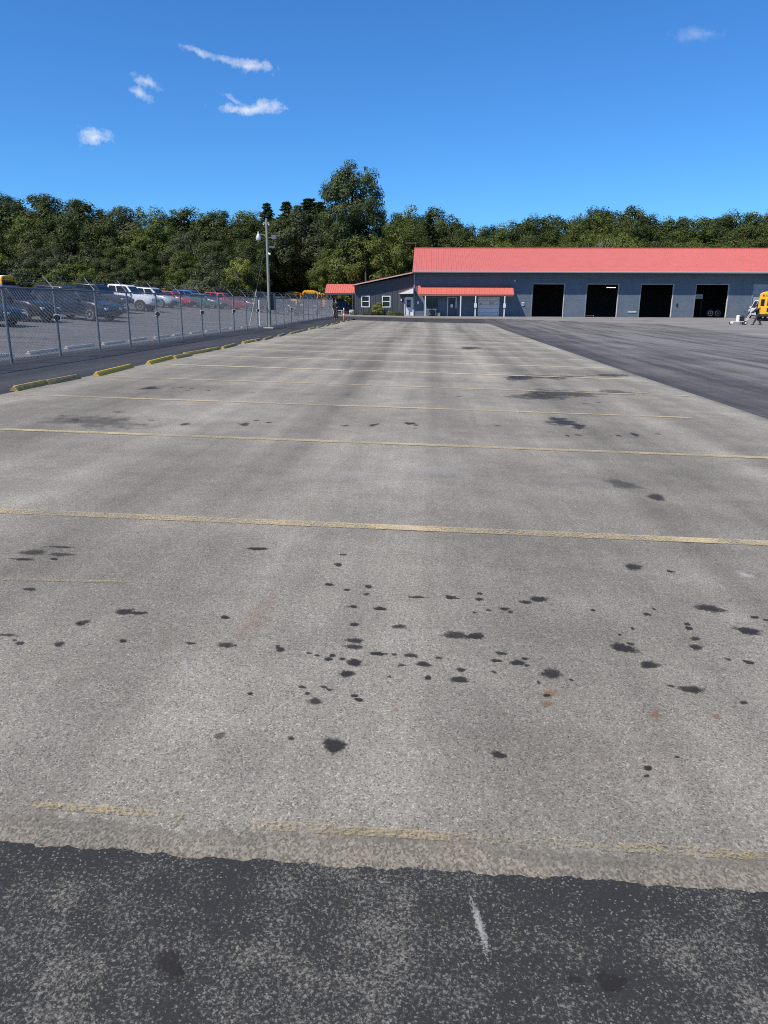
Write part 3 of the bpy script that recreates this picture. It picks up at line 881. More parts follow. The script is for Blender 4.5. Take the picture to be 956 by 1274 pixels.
# shop front under the awning
sw = gbuild(MB().box(-.25, 1.16, 95.06, 95.10, 1.3, 2.5), 'window', GLASS, garage)
gbuild(MB().box(-.33, -.25, 94.95, 95.1, 1.22, 2.58).box(1.16, 1.24, 94.95, 95.1, 1.22, 2.58).box(-.25, 1.16, 94.95, 95.1, 2.5, 2.58).box(-.25, 1.16, 94.95, 95.1, 1.22, 1.3).box(.43, .48, 95.02, 95.059, 1.3, 2.5), 'frame', GALV_D, sw)
sd = gbuild(MB().box(2.36, 3.39, 95.08, 95.13, FZ + .02, 2.56), 'shop_door', mat('shop_door_blue', (.055, .075, .105), .5), garage)
gbuild(MB().box(2.30, 2.42, 94.94, 95.12, FZ, 2.62).box(3.33, 3.45, 94.94, 95.12, 1.25, 2.62).box(2.42, 3.33, 94.94, 95.12, 2.54, 2.62), 'frame', FRAME, sd)
gbuild(MB().box(2.6, 3.2, 95.06, 95.079, 1.35, 2.35), 'pane', GLASS, sd)
gbuild(MB().box(2.72, 3.02, 95.045, 95.058, 1.36, 1.72), 'notice', WHITE, sd)
gbuild(MB().tube((3.28, 95.02, 1.25), (3.28, 95.02, 1.4), .02, n=6), 'handle', GALV, sd)
od = gbuild(MB().box(6.05, 8.75, 95.15, 95.2, FZ, 2.65), 'overhead_door', GREYDOOR, garage)
for k in range(5):
    gbuild(MB().box(6.08, 8.72, 95.10, 95.149, FZ + .01 + k * .463, FZ + .463 + k * .463 - .008), 'door_panel', CREAM, od, bevel=.01)
gbuild(MB().box(7.45, 8.05, 95.085, 95.099, 1.62, 2.12), 'notice', mat('faded_notice', (.48, .47, .36), .7, var=.5, scale=9), od)
gbuild(MB().box(6.3, 6.55, 95.085, 95.099, 1.7, 1.85), 'notice', mat('dark_notice', (.2, .19, .17), .7), od)
for (x, z) in ((10.45, 4.5), (12.0, 4.68)):
    l = gbuild(MB().box(x - .1, x + .1, 94.9, 94.998, z - .08, z + .1), 'wall_lamp', WHITE if x < 11 else GALV_D, garage)
    gbuild(MB().tube((x, 94.9, z), (x, 94.72, z - .1), .05, .08, n=8), 'lamp_head', GALV_D, l, True)
e = gbuild(MB().box(11.42, 11.72, 94.88, 94.998, 1.62, 2.02), 'meter_box', FRAME, garage, bevel=.01)
gbuild(MB().box(11.48, 11.66, 94.86, 94.879, 1.74, 1.92), 'dial', GALV_D, e)
gbuild(MB().box(-1.75 + .35, -1.75 + .6, 94.9, 94.998, 1.75, 2.05), 'intercom', WHITE, garage)
gbuild(MB().box(30.0, 30.18, 94.93, 94.998, 1.6, 1.95), 'hose_hook', BLACK, garage)
gbuild(MB().box(24.3, 25.3, 94.95, 94.998, .95, 1.02).box(24.3, 25.3, 94.95, 94.998, .82, .87), 'pipe_run', CREAM, garage)
# awning
AX0, AX1, AY, AZ0, AZ1 = -1.32, 10.25, 93.3, 2.92, 3.92
aw = gbuild(MB().prism([(AX0, AY, AZ0), (AX0, 94.997, AZ1), (AX0, 94.997, AZ1 - .09), (AX0, AY, AZ0 - .07)], (AX1 - AX0, 0, 0)), 'awning', RED, garage)
m = MB(); x = AX0 + .1
while x < AX1:
    m.add([(x - .03, AY - .004, AZ0 + .003), (x, AY - .004, AZ0 + .032), (x + .03, AY - .004, AZ0 + .003), (x - .03, 94.99, AZ1 - .003), (x, 94.99, AZ1 + .027), (x + .03, 94.99, AZ1 - .003)], [(0, 1, 4, 3), (1, 2, 5, 4), (0, 2, 1)])
    x += .305
o = gbuild(m, 'awning_ribs', RED, aw); o['kind'] = 'stuff'
gbuild(MB().box(AX0 + .02, AX1 - .02, AY + .05, AY + .17, AZ0 - .22, AZ0 - .075), 'beam', mat('awning_beam', (.22, .20, .19), .7), aw)
for x in (-.39, 3.89, 5.67, 9.16):
    gbuild(MB().box(x - .065, x + .065, AY + .045, AY + .175, FZ - .05, AZ0 - .221), 'post', CREAM, aw, bevel=.008)
for x in (5.67, 9.16):
    gbuild(MB().box(x - .15, x + .15, AY - .06, AY + .04, 1.35, 1.85), 'post_box', FRAME, aw)

# what stands inside the bays
lampb = empty('tube_lamp', (23.35, 100.6, 3.95))
MB().box(-.62, .62, -.07, .07, -.02, .06).build('housing', TRIM, lampb)
MB().tube((-.58, 0, -.05), (.58, 0, -.05), .035, n=8).build('tube', mat('lit_tube', (.9, .9, .8), .5, emit=(1, .95, .75, 1.6)), lampb)
MB().tube((-.4, 0, .06), (-.4, 0, 1.25), .012, n=5).build('hanger', GALV_D, lampb)
tag(lampb, 'lit fluorescent tube lamp inside the second open bay', 'lamp')
TYRE = mat('tyre_rubber', (.016, .016, .017), .8, var=.25, scale=12)
RIM = mat('alloy_rim', (.5, .51, .52), .35, metal=.6, var=.1)


def wheel_meshes(r, w, rimf=.62, spokes=5):
    m = MB(); n = 20
    prof = [(rimf * r, -w / 2 * .9), (r * .93, -w / 2), (r, -w / 2 * .75), (r, w / 2 * .75), (r * .93, w / 2), (rimf * r, w / 2 * .9)]
    m.loft([[(a * math.cos(2 * math.pi * k / n), b, a * math.sin(2 * math.pi * k / n)) for k in range(n)] for a, b in prof])
    ty = m.mesh('tyre', TYRE, True)
    m = MB()
    ri = rimf * r * 1.01
    for s in (-1, 1):
        y0 = s * w / 2 * .93
        m.loft([[(a * math.cos(2 * math.pi * k / n), y0 * b, a * math.sin(2 * math.pi * k / n)) for k in range(n)] for a, b in ((ri, .9), (ri, 1.0), (ri * .86, 1.0), (ri * .82, .7))], cap=False)
        for q in range(spokes):
            M = Matrix.Rotation(2 * math.pi * q / spokes, 4, 'Y')
            m.box(-.09 * ri * 2, .09 * ri * 2, min(y0 * .80, y0 * .96), max(y0 * .80, y0 * .96), 0, ri * .9, M)
        m.tube((0, y0 * .7, 0), (0, y0 * 1.0, 0), ri * .25, n=10)
    rm = m.mesh('rim', RIM, True)
    m = MB().tube((0, -w * .3, 0), (0, w * .3, 0), ri * .98, n=16)
    return ty, rm, m.mesh('brake_disc', BLACK, True)


TW = wheel_meshes(.50, .28, .6, 8)
for i, (x, lab) in enumerate(((35.05, 'tyre with pale rim standing in the fourth bay, left one'), (36.05 - .12, 'tyre with pale rim standing in the fourth bay, right one'))):
    t = empty('spare_tyre', (x - .35, 96.6, FZ + .5))
    put('tyre', TW[0], t); put('rim', TW[1], t); put('hub', TW[2], t)
    tag(t, lab, 'tyre', 'tyres in the fourth bay')
bn = empty('tool_cabinet', (33.2, 97.2, FZ))
MB().box(-.5, .5, -.25, .25, 2.2, 2.75).build('cabinet_box', mat('pale_cabinet', (.34, .35, .37), .5), bn, bevel=.01)
MB().box(-.5, -.42, -.25, .25, 0, 2.2).box(.42, .5, -.25, .25, 0, 2.2).build('cabinet_legs', INSIDE, bn)
MB().box(-.45, .45, -.262, -.251, 2.46, 2.48).build('drawer_seam', BLACK, bn)
tag(bn, 'pale tool cabinet on tall legs inside the fourth bay', 'cabinet')
cr = empty('floor_creeper', (19.9, 96.2, FZ))
MB().box(-.5, .55, -.22, .22, .1, .16).build('board', WHITE, cr, bevel=.015)
for a in (-.4, .45):
    for b in (-.18, .18):
        MB().tube((a, b - .03, .05), (a, b + .03, .05), .05, n=8).build('caster', BLACK, cr)
tag(cr, 'low white mechanic creeper on the floor of the second bay', 'creeper')
# furniture on the porch
tb = empty('work_table', (.45, 94.35, FZ))
MB().box(-.85, .55, -.28, .28, .78, .84).build('tabletop', GREYDOOR, tb, bevel=.01)
for a in (-.75, .45):
    for b in (-.22, .22):
        MB().box(a - .03, a + .03, b - .03, b + .03, 0, .78).build('leg', GALV_D, tb)
tag(tb, 'grey work table under the awning by the shop window', 'table')
sb = empty('storage_bin', (1.25, 94.5, FZ))
MB().prism([(-.2, -.2, 0), (.2, -.2, 0), (.24, -.2, .42), (-.24, -.2, .42)], (0, .4, 0)).build('bin_body', mat('bin_grey', (.20, .21, .22), .6), sb, bevel=.01)
MB().box(-.26, .26, -.23, .23, .42, .47).build('lid', BLACK, sb, bevel=.01)
tag(sb, 'small grey lidded bin beside the porch work table', 'bin')

# ------------------------------------------------------------------ office wing
CHAR = mat('charcoal_siding', (.060, .066, .074), .55, var=.15, scale=1.2)
office = tag(empty('office_wing', (-5.5, 95, FZ)), 'charcoal metal sided office wing with sloping red roof and two windows', 'building')
GO = Vector((-5.5, 95, FZ))
WX0, WX1 = -9.15, -1.86
wz = lambda x: 3.78 + (x - WX0) * (5.15 - 3.78) / (WX1 - WX0)
WIN = [(-8.22, -7.38, 1.42, 2.6), (-5.65, -4.80, 1.42, 2.6)]
DOOR = (-2.90, -1.95)
x = WX0
xs = [WX0, WIN[0][0], WIN[0][1], WIN[1][0], WIN[1][1], DOOR[0], DOOR[1], WX1]
m = MB()
for i in range(7):
    a, b = xs[i], xs[i + 1]
    def piece(z0a, z1a, z0b, z1b):
        m.prism([(a, 95.02, z0a), (b, 95.02, z0b), (b, 95.02, z1b), (a, 95.02, z1a)], (0, .2, 0))
    if i in (1, 3): piece(FZ - .2, 1.42, FZ - .2, 1.42); piece(2.6, wz(a), 2.6, wz(b))
    elif i == 5: piece(2.5, wz(a), 2.5, wz(b))
    else: piece(FZ - .2, wz(a), FZ - .2, wz(b))
m.box(WX0, WX0 + .2, 95.22, 103, FZ - .2, 3.75)
m.box(WX0 + .2, WX1, 102.8, 103, FZ - .2, 3.75)
gbuild(m, 'wall', CHAR, office)
m = MB(); x = WX0 + .15
while x < WX1:
    skip = any(a - .1 < x < b + .1 for a, b, _, _ in WIN) or DOOR[0] - .1 < x < DOOR[1] + .1
    segs = [(FZ - .1, wz(x) - .05)] if not skip else ([(FZ - .1, 1.3), (2.72, wz(x) - .05)] if x < -4 else [(2.7, wz(x) - .05)])
    for z0, z1 in segs: m.box(x - .03, x + .03, 94.985, 95.021, z0, z1)
    x += .3
o = gbuild(m, 'siding_ribs', CHAR, office); o['kind'] = 'stuff'
rz = lambda x: 3.93 + (x + 9.6) * (5.50 - 3.93) / (9.6 - 1.85)
m = MB().prism([(-9.6, 94.30, rz(-9.6)), (-2.02, 94.30, rz(-2.02)), (-2.02, 94.30, rz(-2.02) - .06), (-9.6, 94.30, rz(-9.6) - .06)], (0, 9.0, 0))
ro = gbuild(m, 'roof', RED, office)
gbuild(MB().prism([(-9.6, 94.25, rz(-9.6) - .03), (-2.02, 94.25, rz(-2.02) - .03), (-2.02, 94.25, rz(-2.02) - .12), (-9.6, 94.25, rz(-9.6) - .12)], (0, .046, 0)), 'fascia', TRIM, ro)
m = MB(); y = 94.4
while y < 103.2:
    m.prism([(-9.58, y - .03, rz(-9.58) + .002), (-2.05, y - .03, rz(-2.05) + .002), (-2.05, y - .03, rz(-2.05) + .035), (-9.58, y - .03, rz(-9.58) + .035)], (0, .06, 0)); y += .305
o = gbuild(m, 'roof_ribs', RED, ro); o['kind'] = 'stuff'
for a, b, z0, z1 in WIN:
    wn = gbuild(MB().box(a, b, 95.08, 95.11, z0, z1), 'window', GLASS, office)
    gbuild(MB().box(a - .1, a, 94.97, 95.1, z0 - .1, z1 + .1).box(b, b + .1, 94.97, 95.1, z0 - .1, z1 + .1).box(a, b, 94.97, 95.1, z1, z1 + .1).box(a, b, 94.97, 95.1, z0 - .1, z0).box(a, b, 95.03, 95.079, (z0 + z1) / 2 - .04, (z0 + z1) / 2 + .04), 'frame', WHITE, wn)
    gbuild(MB().box(a + .02, b - .02, 95.111, 95.115, (z0 + z1) / 2 + .05, z1 - .02), 'blind', GREYDOOR, wn)
d = gbuild(MB().box(DOOR[0] + .02, DOOR[1] - .02, 95.06, 95.11, FZ + .03, 2.46), 'door', CREAM, office)
gbuild(MB().box(DOOR[0] - .06, DOOR[0] + .02, 94.96, 95.12, FZ, 2.5).box(DOOR[1] - .02, DOOR[1] + .06, 94.96, 95.12, FZ, 2.5).box(DOOR[0] + .02, DOOR[1] - .02, 94.96, 95.12, 2.46, 2.54), 'frame', WHITE, d)
gbuild(MB().box(-2.68, -2.2, 95.035, 95.059, 1.35, 2.25), 'pane', GLASS, d)
gbuild(MB().box(-2.6, -2.28, 95.02, 95.034, 1.62, 1.95), 'notice', mat('red_notice', (.35, .06, .06), .6, var=.4, scale=8), d)
gbuild(MB().tube((-2.1, 95.0, 1.25), (-2.1, 95.05, 1.25), .035, n=8), 'knob', GALV, d)
# little entry hood sloping away to the left
m = MB().prism([(-3.72, 93.9, 3.02), (-1.86, 93.9, 3.72), (-1.86, 93.9, 3.66), (-3.72, 93.9, 2.96)], (0, 1.08, 0))
h = gbuild(m, 'entry_hood', RED, office)
gbuild(MB().prism([(-3.70, 93.93, 2.95), (-1.87, 93.93, 3.64), (-1.87, 93.93, 2.97), (-3.70, 93.93, 2.90)], (0, .05, 0)), 'gable_board', WHITE, h)
gbuild(MB().box(-3.62, -3.54, 93.99, 94.07, FZ - .05, 2.895), 'post', GALV_D, h)
gbuild(MB().box(-3.5, -1.95, 94.0, 94.98, 2.90, 2.93), 'ceiling', GREYDOOR, h)
wl = gbuild(MB().box(-3.42, -3.3, 94.9, 94.984, 2.1, 2.35), 'wall_lamp', WHITE, office)
st = empty('doorstep', (-2.45, 94.5, FZ))
MB().box(-.9, .6, -.5, .46, -.03, .06).build('slab', CONC, st, bevel=.015)
MB().box(-.45, .45, -.1, .40, .062, .075).build('mat', BLACK, st)
tag(st, 'low concrete doorstep under the entry hood', 'step')

# antenna mast behind the roof end
an = empty('antenna_mast', (-1.85, 104.0, 8.9))
MB().tube((0, 0, 0), (0, 0, .68), .016, .012, n=6).build('mast', GALV, an)
MB().tube((-1.35, 0, .62), (.1, 0, .62), .022, n=5).build('boom', GALV, an)
for k in range(5):
    MB().tube((-1.25 + .3 * k, -.4, .64), (-1.25 + .3 * k, .4, .64), .01, n=4).build('element', GALV, an)
tag(an, 'thin roof antenna sticking up behind the left roof end', 'antenna')

# ------------------------------------------------------------------ carport
cz = gz(-11.6, 101)
cp = tag(empty('carport', (-11.7, 101, cz)), 'small open carport with red metal roof left of the office wing', 'carport')
GO = Vector((-11.7, 101, cz))
m = MB().prism([(-13.55, 100, 3.1), (-13.55, 102.2, 4.25), (-13.55, 104.4, 3.1), (-13.55, 104.4, 3.03), (-13.55, 102.2, 4.18), (-13.55, 100, 3.03)], (3.9, 0, 0))
cr_ = gbuild(m, 'roof', RED, cp)
m = MB(); x = -13.45
while x < -9.7:
    m.add([(x - .03, 99.99, 3.103), (x, 99.99, 3.135), (x + .03, 99.99, 3.103), (x - .03, 102.15, 4.226), (x, 102.15, 4.26), (x + .03, 102.15, 4.226)], [(0, 1, 4, 3), (1, 2, 5, 4), (0, 2, 1)]); x += .305
o = gbuild(m, 'roof_ribs', RED, cr_); o['kind'] = 'stuff'
gbuild(MB().box(-13.5, -9.7, 100.05, 100.15, 2.85, 3.02).box(-13.5, -9.7, 104.25, 104.35, 2.85, 3.02), 'beam', CHAR, cp)
for x in (-13.3, -9.9):
    for y in (100.1, 104.3):
        gbuild(MB().box(x - .07, x + .07, y - .07, y + .07, cz - .3, 2.849), 'post', CHAR, cp)
bt = empty('bench', (-11.7, 98.6, gz(-11.7, 98.6)))
MB().box(-.7, .7, -.2, .2, .42, .48).build('seat', FRAME, bt, bevel=.01)
for a in (-.55, .55): MB().box(a - .04, a + .04, -.16, .16, -.1, .42).build('leg', FRAME, bt)
tag(bt, 'pale plank bench on the grass in front of the carport', 'bench')
ub = empty('utility_box', (-9.75, 97.2, gz(-9.75, 97.2)))
MB().box(-.28, .28, -.25, .25, -.1, .5).build('case', WHITE, ub, bevel=.02)
MB().box(-.30, .30, -.27, .27, .5, .55).build('lid', FRAME, ub, bevel=.01)
tag(ub, 'low white utility box at the left corner of the office wing', 'utility box')

# orange delineator by the end of the sidewalk
ORANGE = mat('orange_plastic', (.80, .115, .03), .5)
dl = empty('delineator', (-7.45, 67.4, gz(-7.45, 67.4)))
MB().box(-.2, .2, -.2, .2, -.02, .05).build('base', BLACK, dl, bevel=.02)
MB().tube((0, 0, .05), (0, 0, .42), .085, .075, n=12).build('lower_tube', ORANGE, dl, True)
MB().tube((0, 0, .42), (0, 0, .55), .076, .072, n=12).build('band', WHITE, dl, True)
MB().tube((0, 0, .55), (0, 0, .9), .073, .065, n=12).build('upper_tube', ORANGE, dl, True)
MB().tube((0, 0, .9), (0, 0, 1.05), .05, .04, n=12).build('grip', WHITE, dl, True)
tag(dl, 'orange traffic delineator with white bands at the lot corner', 'delineator')

# ------------------------------------------------------------------ vehicles
PAINTS = {'white': (.74, .75, .76), 'silver': (.50, .52, .54), 'black': (.012, .013, .016), 'charcoal': (.035, .038, .044), 'navy': (.010, .016, .030),
          'blue': (.018, .085, .26), 'red': (.36, .022, .030), 'maroon': (.16, .018, .022), 'teal': (.03, .09, .105), 'slate': (.07, .085, .11)}
paint = lambda c: mat('car_paint_' + c, PAINTS[c], .32, metal=.25 if c in ('silver', 'slate', 'charcoal') else 0.0, var=.04, coat=.15, spec=.3)
HEAD = mat('headlight_lens', (.62, .64, .66), .15, var=.1)
TAIL = mat('tail_lens', (.30, .012, .012), .2, var=.1)
PLASTIC = mat('black_plastic', (.02, .02, .022), .6, var=.2)
CHROME = mat('chrome', (.62, .63, .64), .2, metal=.9)
WHEELS = {k: wheel_meshes(*a) for k, a in {'car': (.335, .22, .68, 5), 'suv': (.37, .24, .68, 5), 'truck': (.42, .28, .60, 6), 'bus': (.50, .28, .55, 8)}.items()}


def add_wheel(parent, kind, x, y, r):
    ty, rm, dk = WHEELS[kind]
    w = put('wheel', dk, parent); w.location = (x, y, r)
    put('tyre', ty, w); put('rim', rm, w)


#            L     W    stations (x, half width, z bottom, z shoulder, z top, half top)                                                   cabin (rear base, rear top, front top, front base), belt, roof
SPEC = {
    'sedan': dict(wb=(-1.38, 1.42), r=.335, wk='car', w=.91,
                  st=[(-2.36, .66, .42, .72, .88, .60), (-2.28, .82, .30, .80, .98, .74), (-1.7, .905, .22, .84, 1.02, .80), (-.6, .91, .20, .86, .99, .83), (.7, .91, .20, .85, .97, .83), (1.5, .90, .21, .78, .90, .78), (2.1, .85, .25, .68, .77, .68), (2.33, .74, .32, .58, .64, .58), (2.4, .60, .38, .5, .55, .5)],
                  cab=(-2.0, -1.15, .15, 1.05), belt=.95, roof=1.45, pill=(-.42,)),
    'suv': dict(wb=(-1.38, 1.38), r=.37, wk='suv', w=.93,
                st=[(-2.32, .76, .48, .90, 1.02, .74), (-2.24, .88, .34, .98, 1.12, .82), (-1.5, .925, .27, 1.0, 1.12, .86), (-.4, .93, .25, 1.0, 1.10, .87), (.8, .93, .25, .97, 1.07, .86), (1.5, .92, .26, .90, 1.02, .82), (2.1, .87, .30, .80, .90, .74), (2.30, .78, .36, .70, .76, .66), (2.36, .62, .42, .6, .66, .56)],
                cab=(-2.22, -1.85, .25, 1.02), belt=1.06, roof=1.70, pill=(-1.15, -.25)),
    'pickup': dict(wb=(-1.78, 1.92), r=.42, wk='truck', w=1.0,
                   st=[(-2.90, .92, .62, 1.15, 1.30, .90), (-2.84, .98, .52, 1.2, 1.34, .95), (-1.6, 1.0, .48, 1.2, 1.35, .96), (-.8, 1.0, .42, 1.2, 1.33, .94), (.9, 1.0, .42, 1.17, 1.28, .94), (1.7, .99, .44, 1.12, 1.24, .92), (2.5, .97, .5, 1.08, 1.18, .88), (2.82, .92, .52, .98, 1.06, .84), (2.90, .86, .56, .85, .95, .8)],
                   cab=(-.98, -.82, .72, 1.36), belt=1.27, roof=1.93, pill=(-.02,)),
    'van': dict(wb=(-1.6, 1.65), r=.36, wk='suv', w=.98,
                st=[(-2.62, .86, .42, 1.05, 1.15, .86), (-2.55, .95, .32, 1.08, 1.2, .92), (-.6, .98, .27, 1.08, 1.2, .93), (1.0, .98, .27, 1.05, 1.15, .92), (1.9, .95, .30, .98, 1.08, .86), (2.45, .88, .36, .86, .94, .76), (2.6, .74, .44, .7, .78, .66)],
                cab=(-2.58, -2.4, .95, 1.75), belt=1.14, roof=2.05, pill=(-1.4, -.1)),
}


def vehicle(kind, colour, x, y, deg, name, label, cat, extra=None):
    sp = SPEC[kind]; root = empty(name, M=slope_matrix(x, y, R(deg)))
    tag(root, label, cat)
    P = paint(colour)
    m = MB(); rings = []
    for (sx, w, zb, zs, zt, wt) in sp['st']:
        half = [(0, zb), (.80 * w, zb), (.97 * w, zb + .10), (w, (zb + zs) / 2), (.985 * w, zs), (wt + (w - wt) * .35, zt - .012), (wt, zt), (0, zt + .025)]
        ring = [(sx, -a, b) for a, b in half] + [(sx, a, b) for a, b in reversed(half[1:-1])]
        rings.append(ring)
    m.loft(rings)
    body = m.build('body', P, root, True)
    front, rear = sp['st'][-1], sp['st'][0]
    W = sp['w']
    # wheel wells and wheels
    for wx in sp['wb']:
        for s in (-1, 1):
            a = MB(); n = 14; r = sp['r'] * 1.16; yy = s * (W + .004)
            pts = [(wx + r * math.cos(math.pi * k / n), yy, sp['r'] + r * math.sin(math.pi * k / n)) for k in range(n + 1)]
            pts += [(wx - r, yy, .25), (wx + r, yy, .25)]
            a.prism(pts, (0, -s * .05, 0)).build('wheel_well', PLASTIC, root)
            ty, rm, dk = WHEELS[sp['wk']]
            add_wheel(root, sp['wk'], wx, s * (W - .095), sp['r'])
    # cabin with its glass
    rb, rt, ft, fb = sp['cab']; zb, zr = sp['belt'] - .06, sp['roof']
    wb, wt = W * .93, W * .76
    zc = zr - .07
    rg = [[(rb, -wb, zb), (fb, -wb, zb), (fb, wb, zb), (rb, wb, zb)],
          [(rt + (rb - rt) * .08, -wt - .02, zc), (ft + (fb - ft) * .08, -wt - .02, zc), (ft + (fb - ft) * .08, wt + .02, zc), (rt + (rb - rt) * .08, wt + .02, zc)],
          [(rt + .06, -wt + .08, zr), (ft - .10, -wt + .08, zr), (ft - .10, wt - .08, zr), (rt + .06, wt - .08, zr)]]
    MB().loft(rg).build('cabin', P, root, True, bevel=.03)
    z0, z1 = sp['belt'] + .03, zc - .03
    f0 = (z0 - zb) / (zc - zb); f1 = (z1 - zb) / (zc - zb)
    def at(fx, side, f):   # fx 0 rear .. 1 front along the side at height fraction f
        xr = rb + (rt + (rb - rt) * .08 - rb) * f; xf = fb + (ft + (fb - ft) * .08 - fb) * f
        return Vector((xr + (xf - xr) * fx, side * (wb + (wt + .02 - wb) * f + .012), zb + (zc - zb) * f))
    n_p = len(sp['pill']) + 1
    cuts = [.05] + [None] * len(sp['pill']) + [.93]
    xr0, xf0 = rb, fb
    for i, px in enumerate(sp['pill']): cuts[i + 1] = (px - xr0) / (xf0 - xr0)
    for s in (-1, 1):
        for i in range(n_p):
            c0 = cuts[i] + (.02 if i else 0); c1 = cuts[i + 1] - (.02 if i < n_p - 1 else 0)
            q = [at(c0 + (.03 if i == 0 else 0), s, f0), at(c1, s, f0), at(c1 - (.02 if i == n_p - 1 else 0), s, f1), at(c0 + (.02 if i == 0 else 0), s, f1)]
            MB().prism(q, (0, -s * .02, 0)).build('side_window', GLASS, root)
    def end_glass(nm, xb, xt, sgn):
        xa = xb + (xt - xb) * f0; xc = xb + (xt + (xb - xt) * .08 - xb) * f1
        ya = wb + (wt - wb) * f0 - .06; yc = wb + (wt - wb) * f1 - .06
        q = [(xa + sgn * .014, -ya, z0), (xa + sgn * .014, ya, z0), (xc + sgn * .014, yc, z1), (xc + sgn * .014, -yc, z1)]
        MB().prism(q, (-sgn * .02, 0, 0)).build(nm, GLASS, root)
    end_glass('windshield', fb, ft, 1); end_glass('rear_window', rb, rt, -1)
    # lights, bumpers, mirrors, grille
    fx, rx = front[0], rear[0]
    s2, s1 = sp['st'][-2], sp['st'][1]
    for s in (-1, 1):
        MB().box(fx - .20, fx - .02, s * s2[1] * .62, s * s2[1] * .98, s2[3] - .07, s2[3] + .07).build('headlight', HEAD, root, bevel=.02)
        MB().box(rx - .01, rx + .12, s * s1[1] * .80, s * s1[1] * 1.0, s1[3] - .20, s1[3] + .06).build('taillight', TAIL, root, bevel=.015)
        mp = at(.9, s, f0)
        MB().box(mp.x - .05, mp.x + .07, mp.y + s * .03, mp.y + s * .22, mp.z - .02, mp.z + .15).build('mirror', P if kind != 'pickup' else CHROME, root, bevel=.025)
        for c in cuts[1:-1]:
            xh = rb + (fb - rb) * c - .25
            MB().box(xh - .1, xh + .08, s * (W + .002), s * (W + .03), sp['belt'] - .18, sp['belt'] - .14).build('door_handle', PLASTIC if kind != 'pickup' else CHROME, root)
    MB().box(fx - .08, fx + .03, -s2[1] * .9, s2[1] * .9, front[2] - .06, front[2] + .14).build('front_bumper', PLASTIC if kind != 'pickup' else CHROME, root, bevel=.03)
    MB().box(rx - .04, rx + .08, -s1[1] * .92, s1[1] * .92, rear[2] - .06, rear[2] + .14).build('rear_bumper', PLASTIC if kind != 'pickup' else CHROME, root, bevel=.03)
    MB().box(fx - .06, fx + .012, -s2[1] * .5, s2[1] * .5, front[3] - .10, front[3] + .06).build('grille', PLASTIC, root, bevel=.01)
    for s in (-1, 1):
        MB().box(sp['wb'][0] + sp['r'] * 1.2, sp['wb'][1] - sp['r'] * 1.2, s * (W - .06), s * (W + .006), sp['st'][3][2], sp['st'][3][2] + .13).build('sill', PLASTIC, root)
    if kind == 'pickup':
        MB().box(-2.74, -1.02, -.80, .80, 1.36, 1.385).build('bed_cover', PLASTIC, root)
    if kind == 'suv':
        for s in (-1, 1): MB().box(rt + .15, ft - .25, s * (wt - .10), s * (wt - .06), zr - .005, zr + .045).build('roof_rail', PLASTIC if colour != 'white' else CHROME, root)
    return root


vehicle('sedan', 'navy', -21.1, 34.2, -8, 'parked_car', 'dark blue car cut off by the left edge behind the fence', 'car')
vehicle('suv', 'black', -22.0, 39.4, -10, 'parked_suv', 'black suv behind the first fence bay', 'suv')
vehicle('suv', 'navy', -20.3, 43.6, -14, 'parked_suv', 'dark navy suv behind the second fence bay', 'suv')
vehicle('sedan', 'black', -22.0, 48.6, -14, 'parked_car', 'black car between the navy suv and the dark pickup', 'car')
vehicle('suv', 'charcoal', -25.0, 51.8, -10, 'parked_suv', 'charcoal suv behind the black car', 'suv')
vehicle('pickup', 'charcoal', -24.9, 55.6, -6, 'pickup_truck', 'dark grey pickup in front of the white pickup', 'pickup')
vehicle('pickup', 'white', -24.7, 60.8, -4, 'pickup_truck', 'white crew cab pickup truck with chrome wheels behind the fence', 'pickup')
vehicle('suv', 'silver', -26.1, 71.5, -12, 'parked_suv', 'silver white crossover suv beside the white pickup', 'suv')
vehicle('sedan', 'red', -26.2, 77.5, -14, 'parked_car', 'red car low behind the silver crossover', 'car')
vehicle('suv', 'blue', -26.0, 83.0, -12, 'parked_suv', 'bright blue suv between two red vehicles', 'suv')
vehicle('sedan', 'teal', -23.6, 80.2, -18, 'parked_car', 'dark teal car in front of the bright blue suv', 'car')
vehicle('suv', 'red', -23.3, 86.0, -12, 'parked_suv', 'bright red suv at the end of the parked row', 'suv')
vehicle('sedan', 'maroon', -20.6, 84.4, -16, 'parked_car', 'maroon car in front of the bright red suv', 'car')
vehicle('van', 'charcoal', -17.6, 80.0, -80, 'parked_van', 'dark grey van behind the light pole', 'van')
vehicle('suv', 'charcoal', -15.0, 77.5, -30, 'parked_suv', 'dark grey suv behind the fence right of the pole', 'suv')
vehicle('pickup', 'charcoal', -13.2, 84.5, -84, 'pickup_truck', 'dark pickup facing the camera near the fence end', 'pickup')
vehicle('suv', 'navy', -11.5, 102.0, 0, 'parked_suv', 'dark blue suv parked under the red carport', 'suv')

BUSY = mat('bus_yellow', (.78, .42, .015), .42, var=.05, coat=.3)


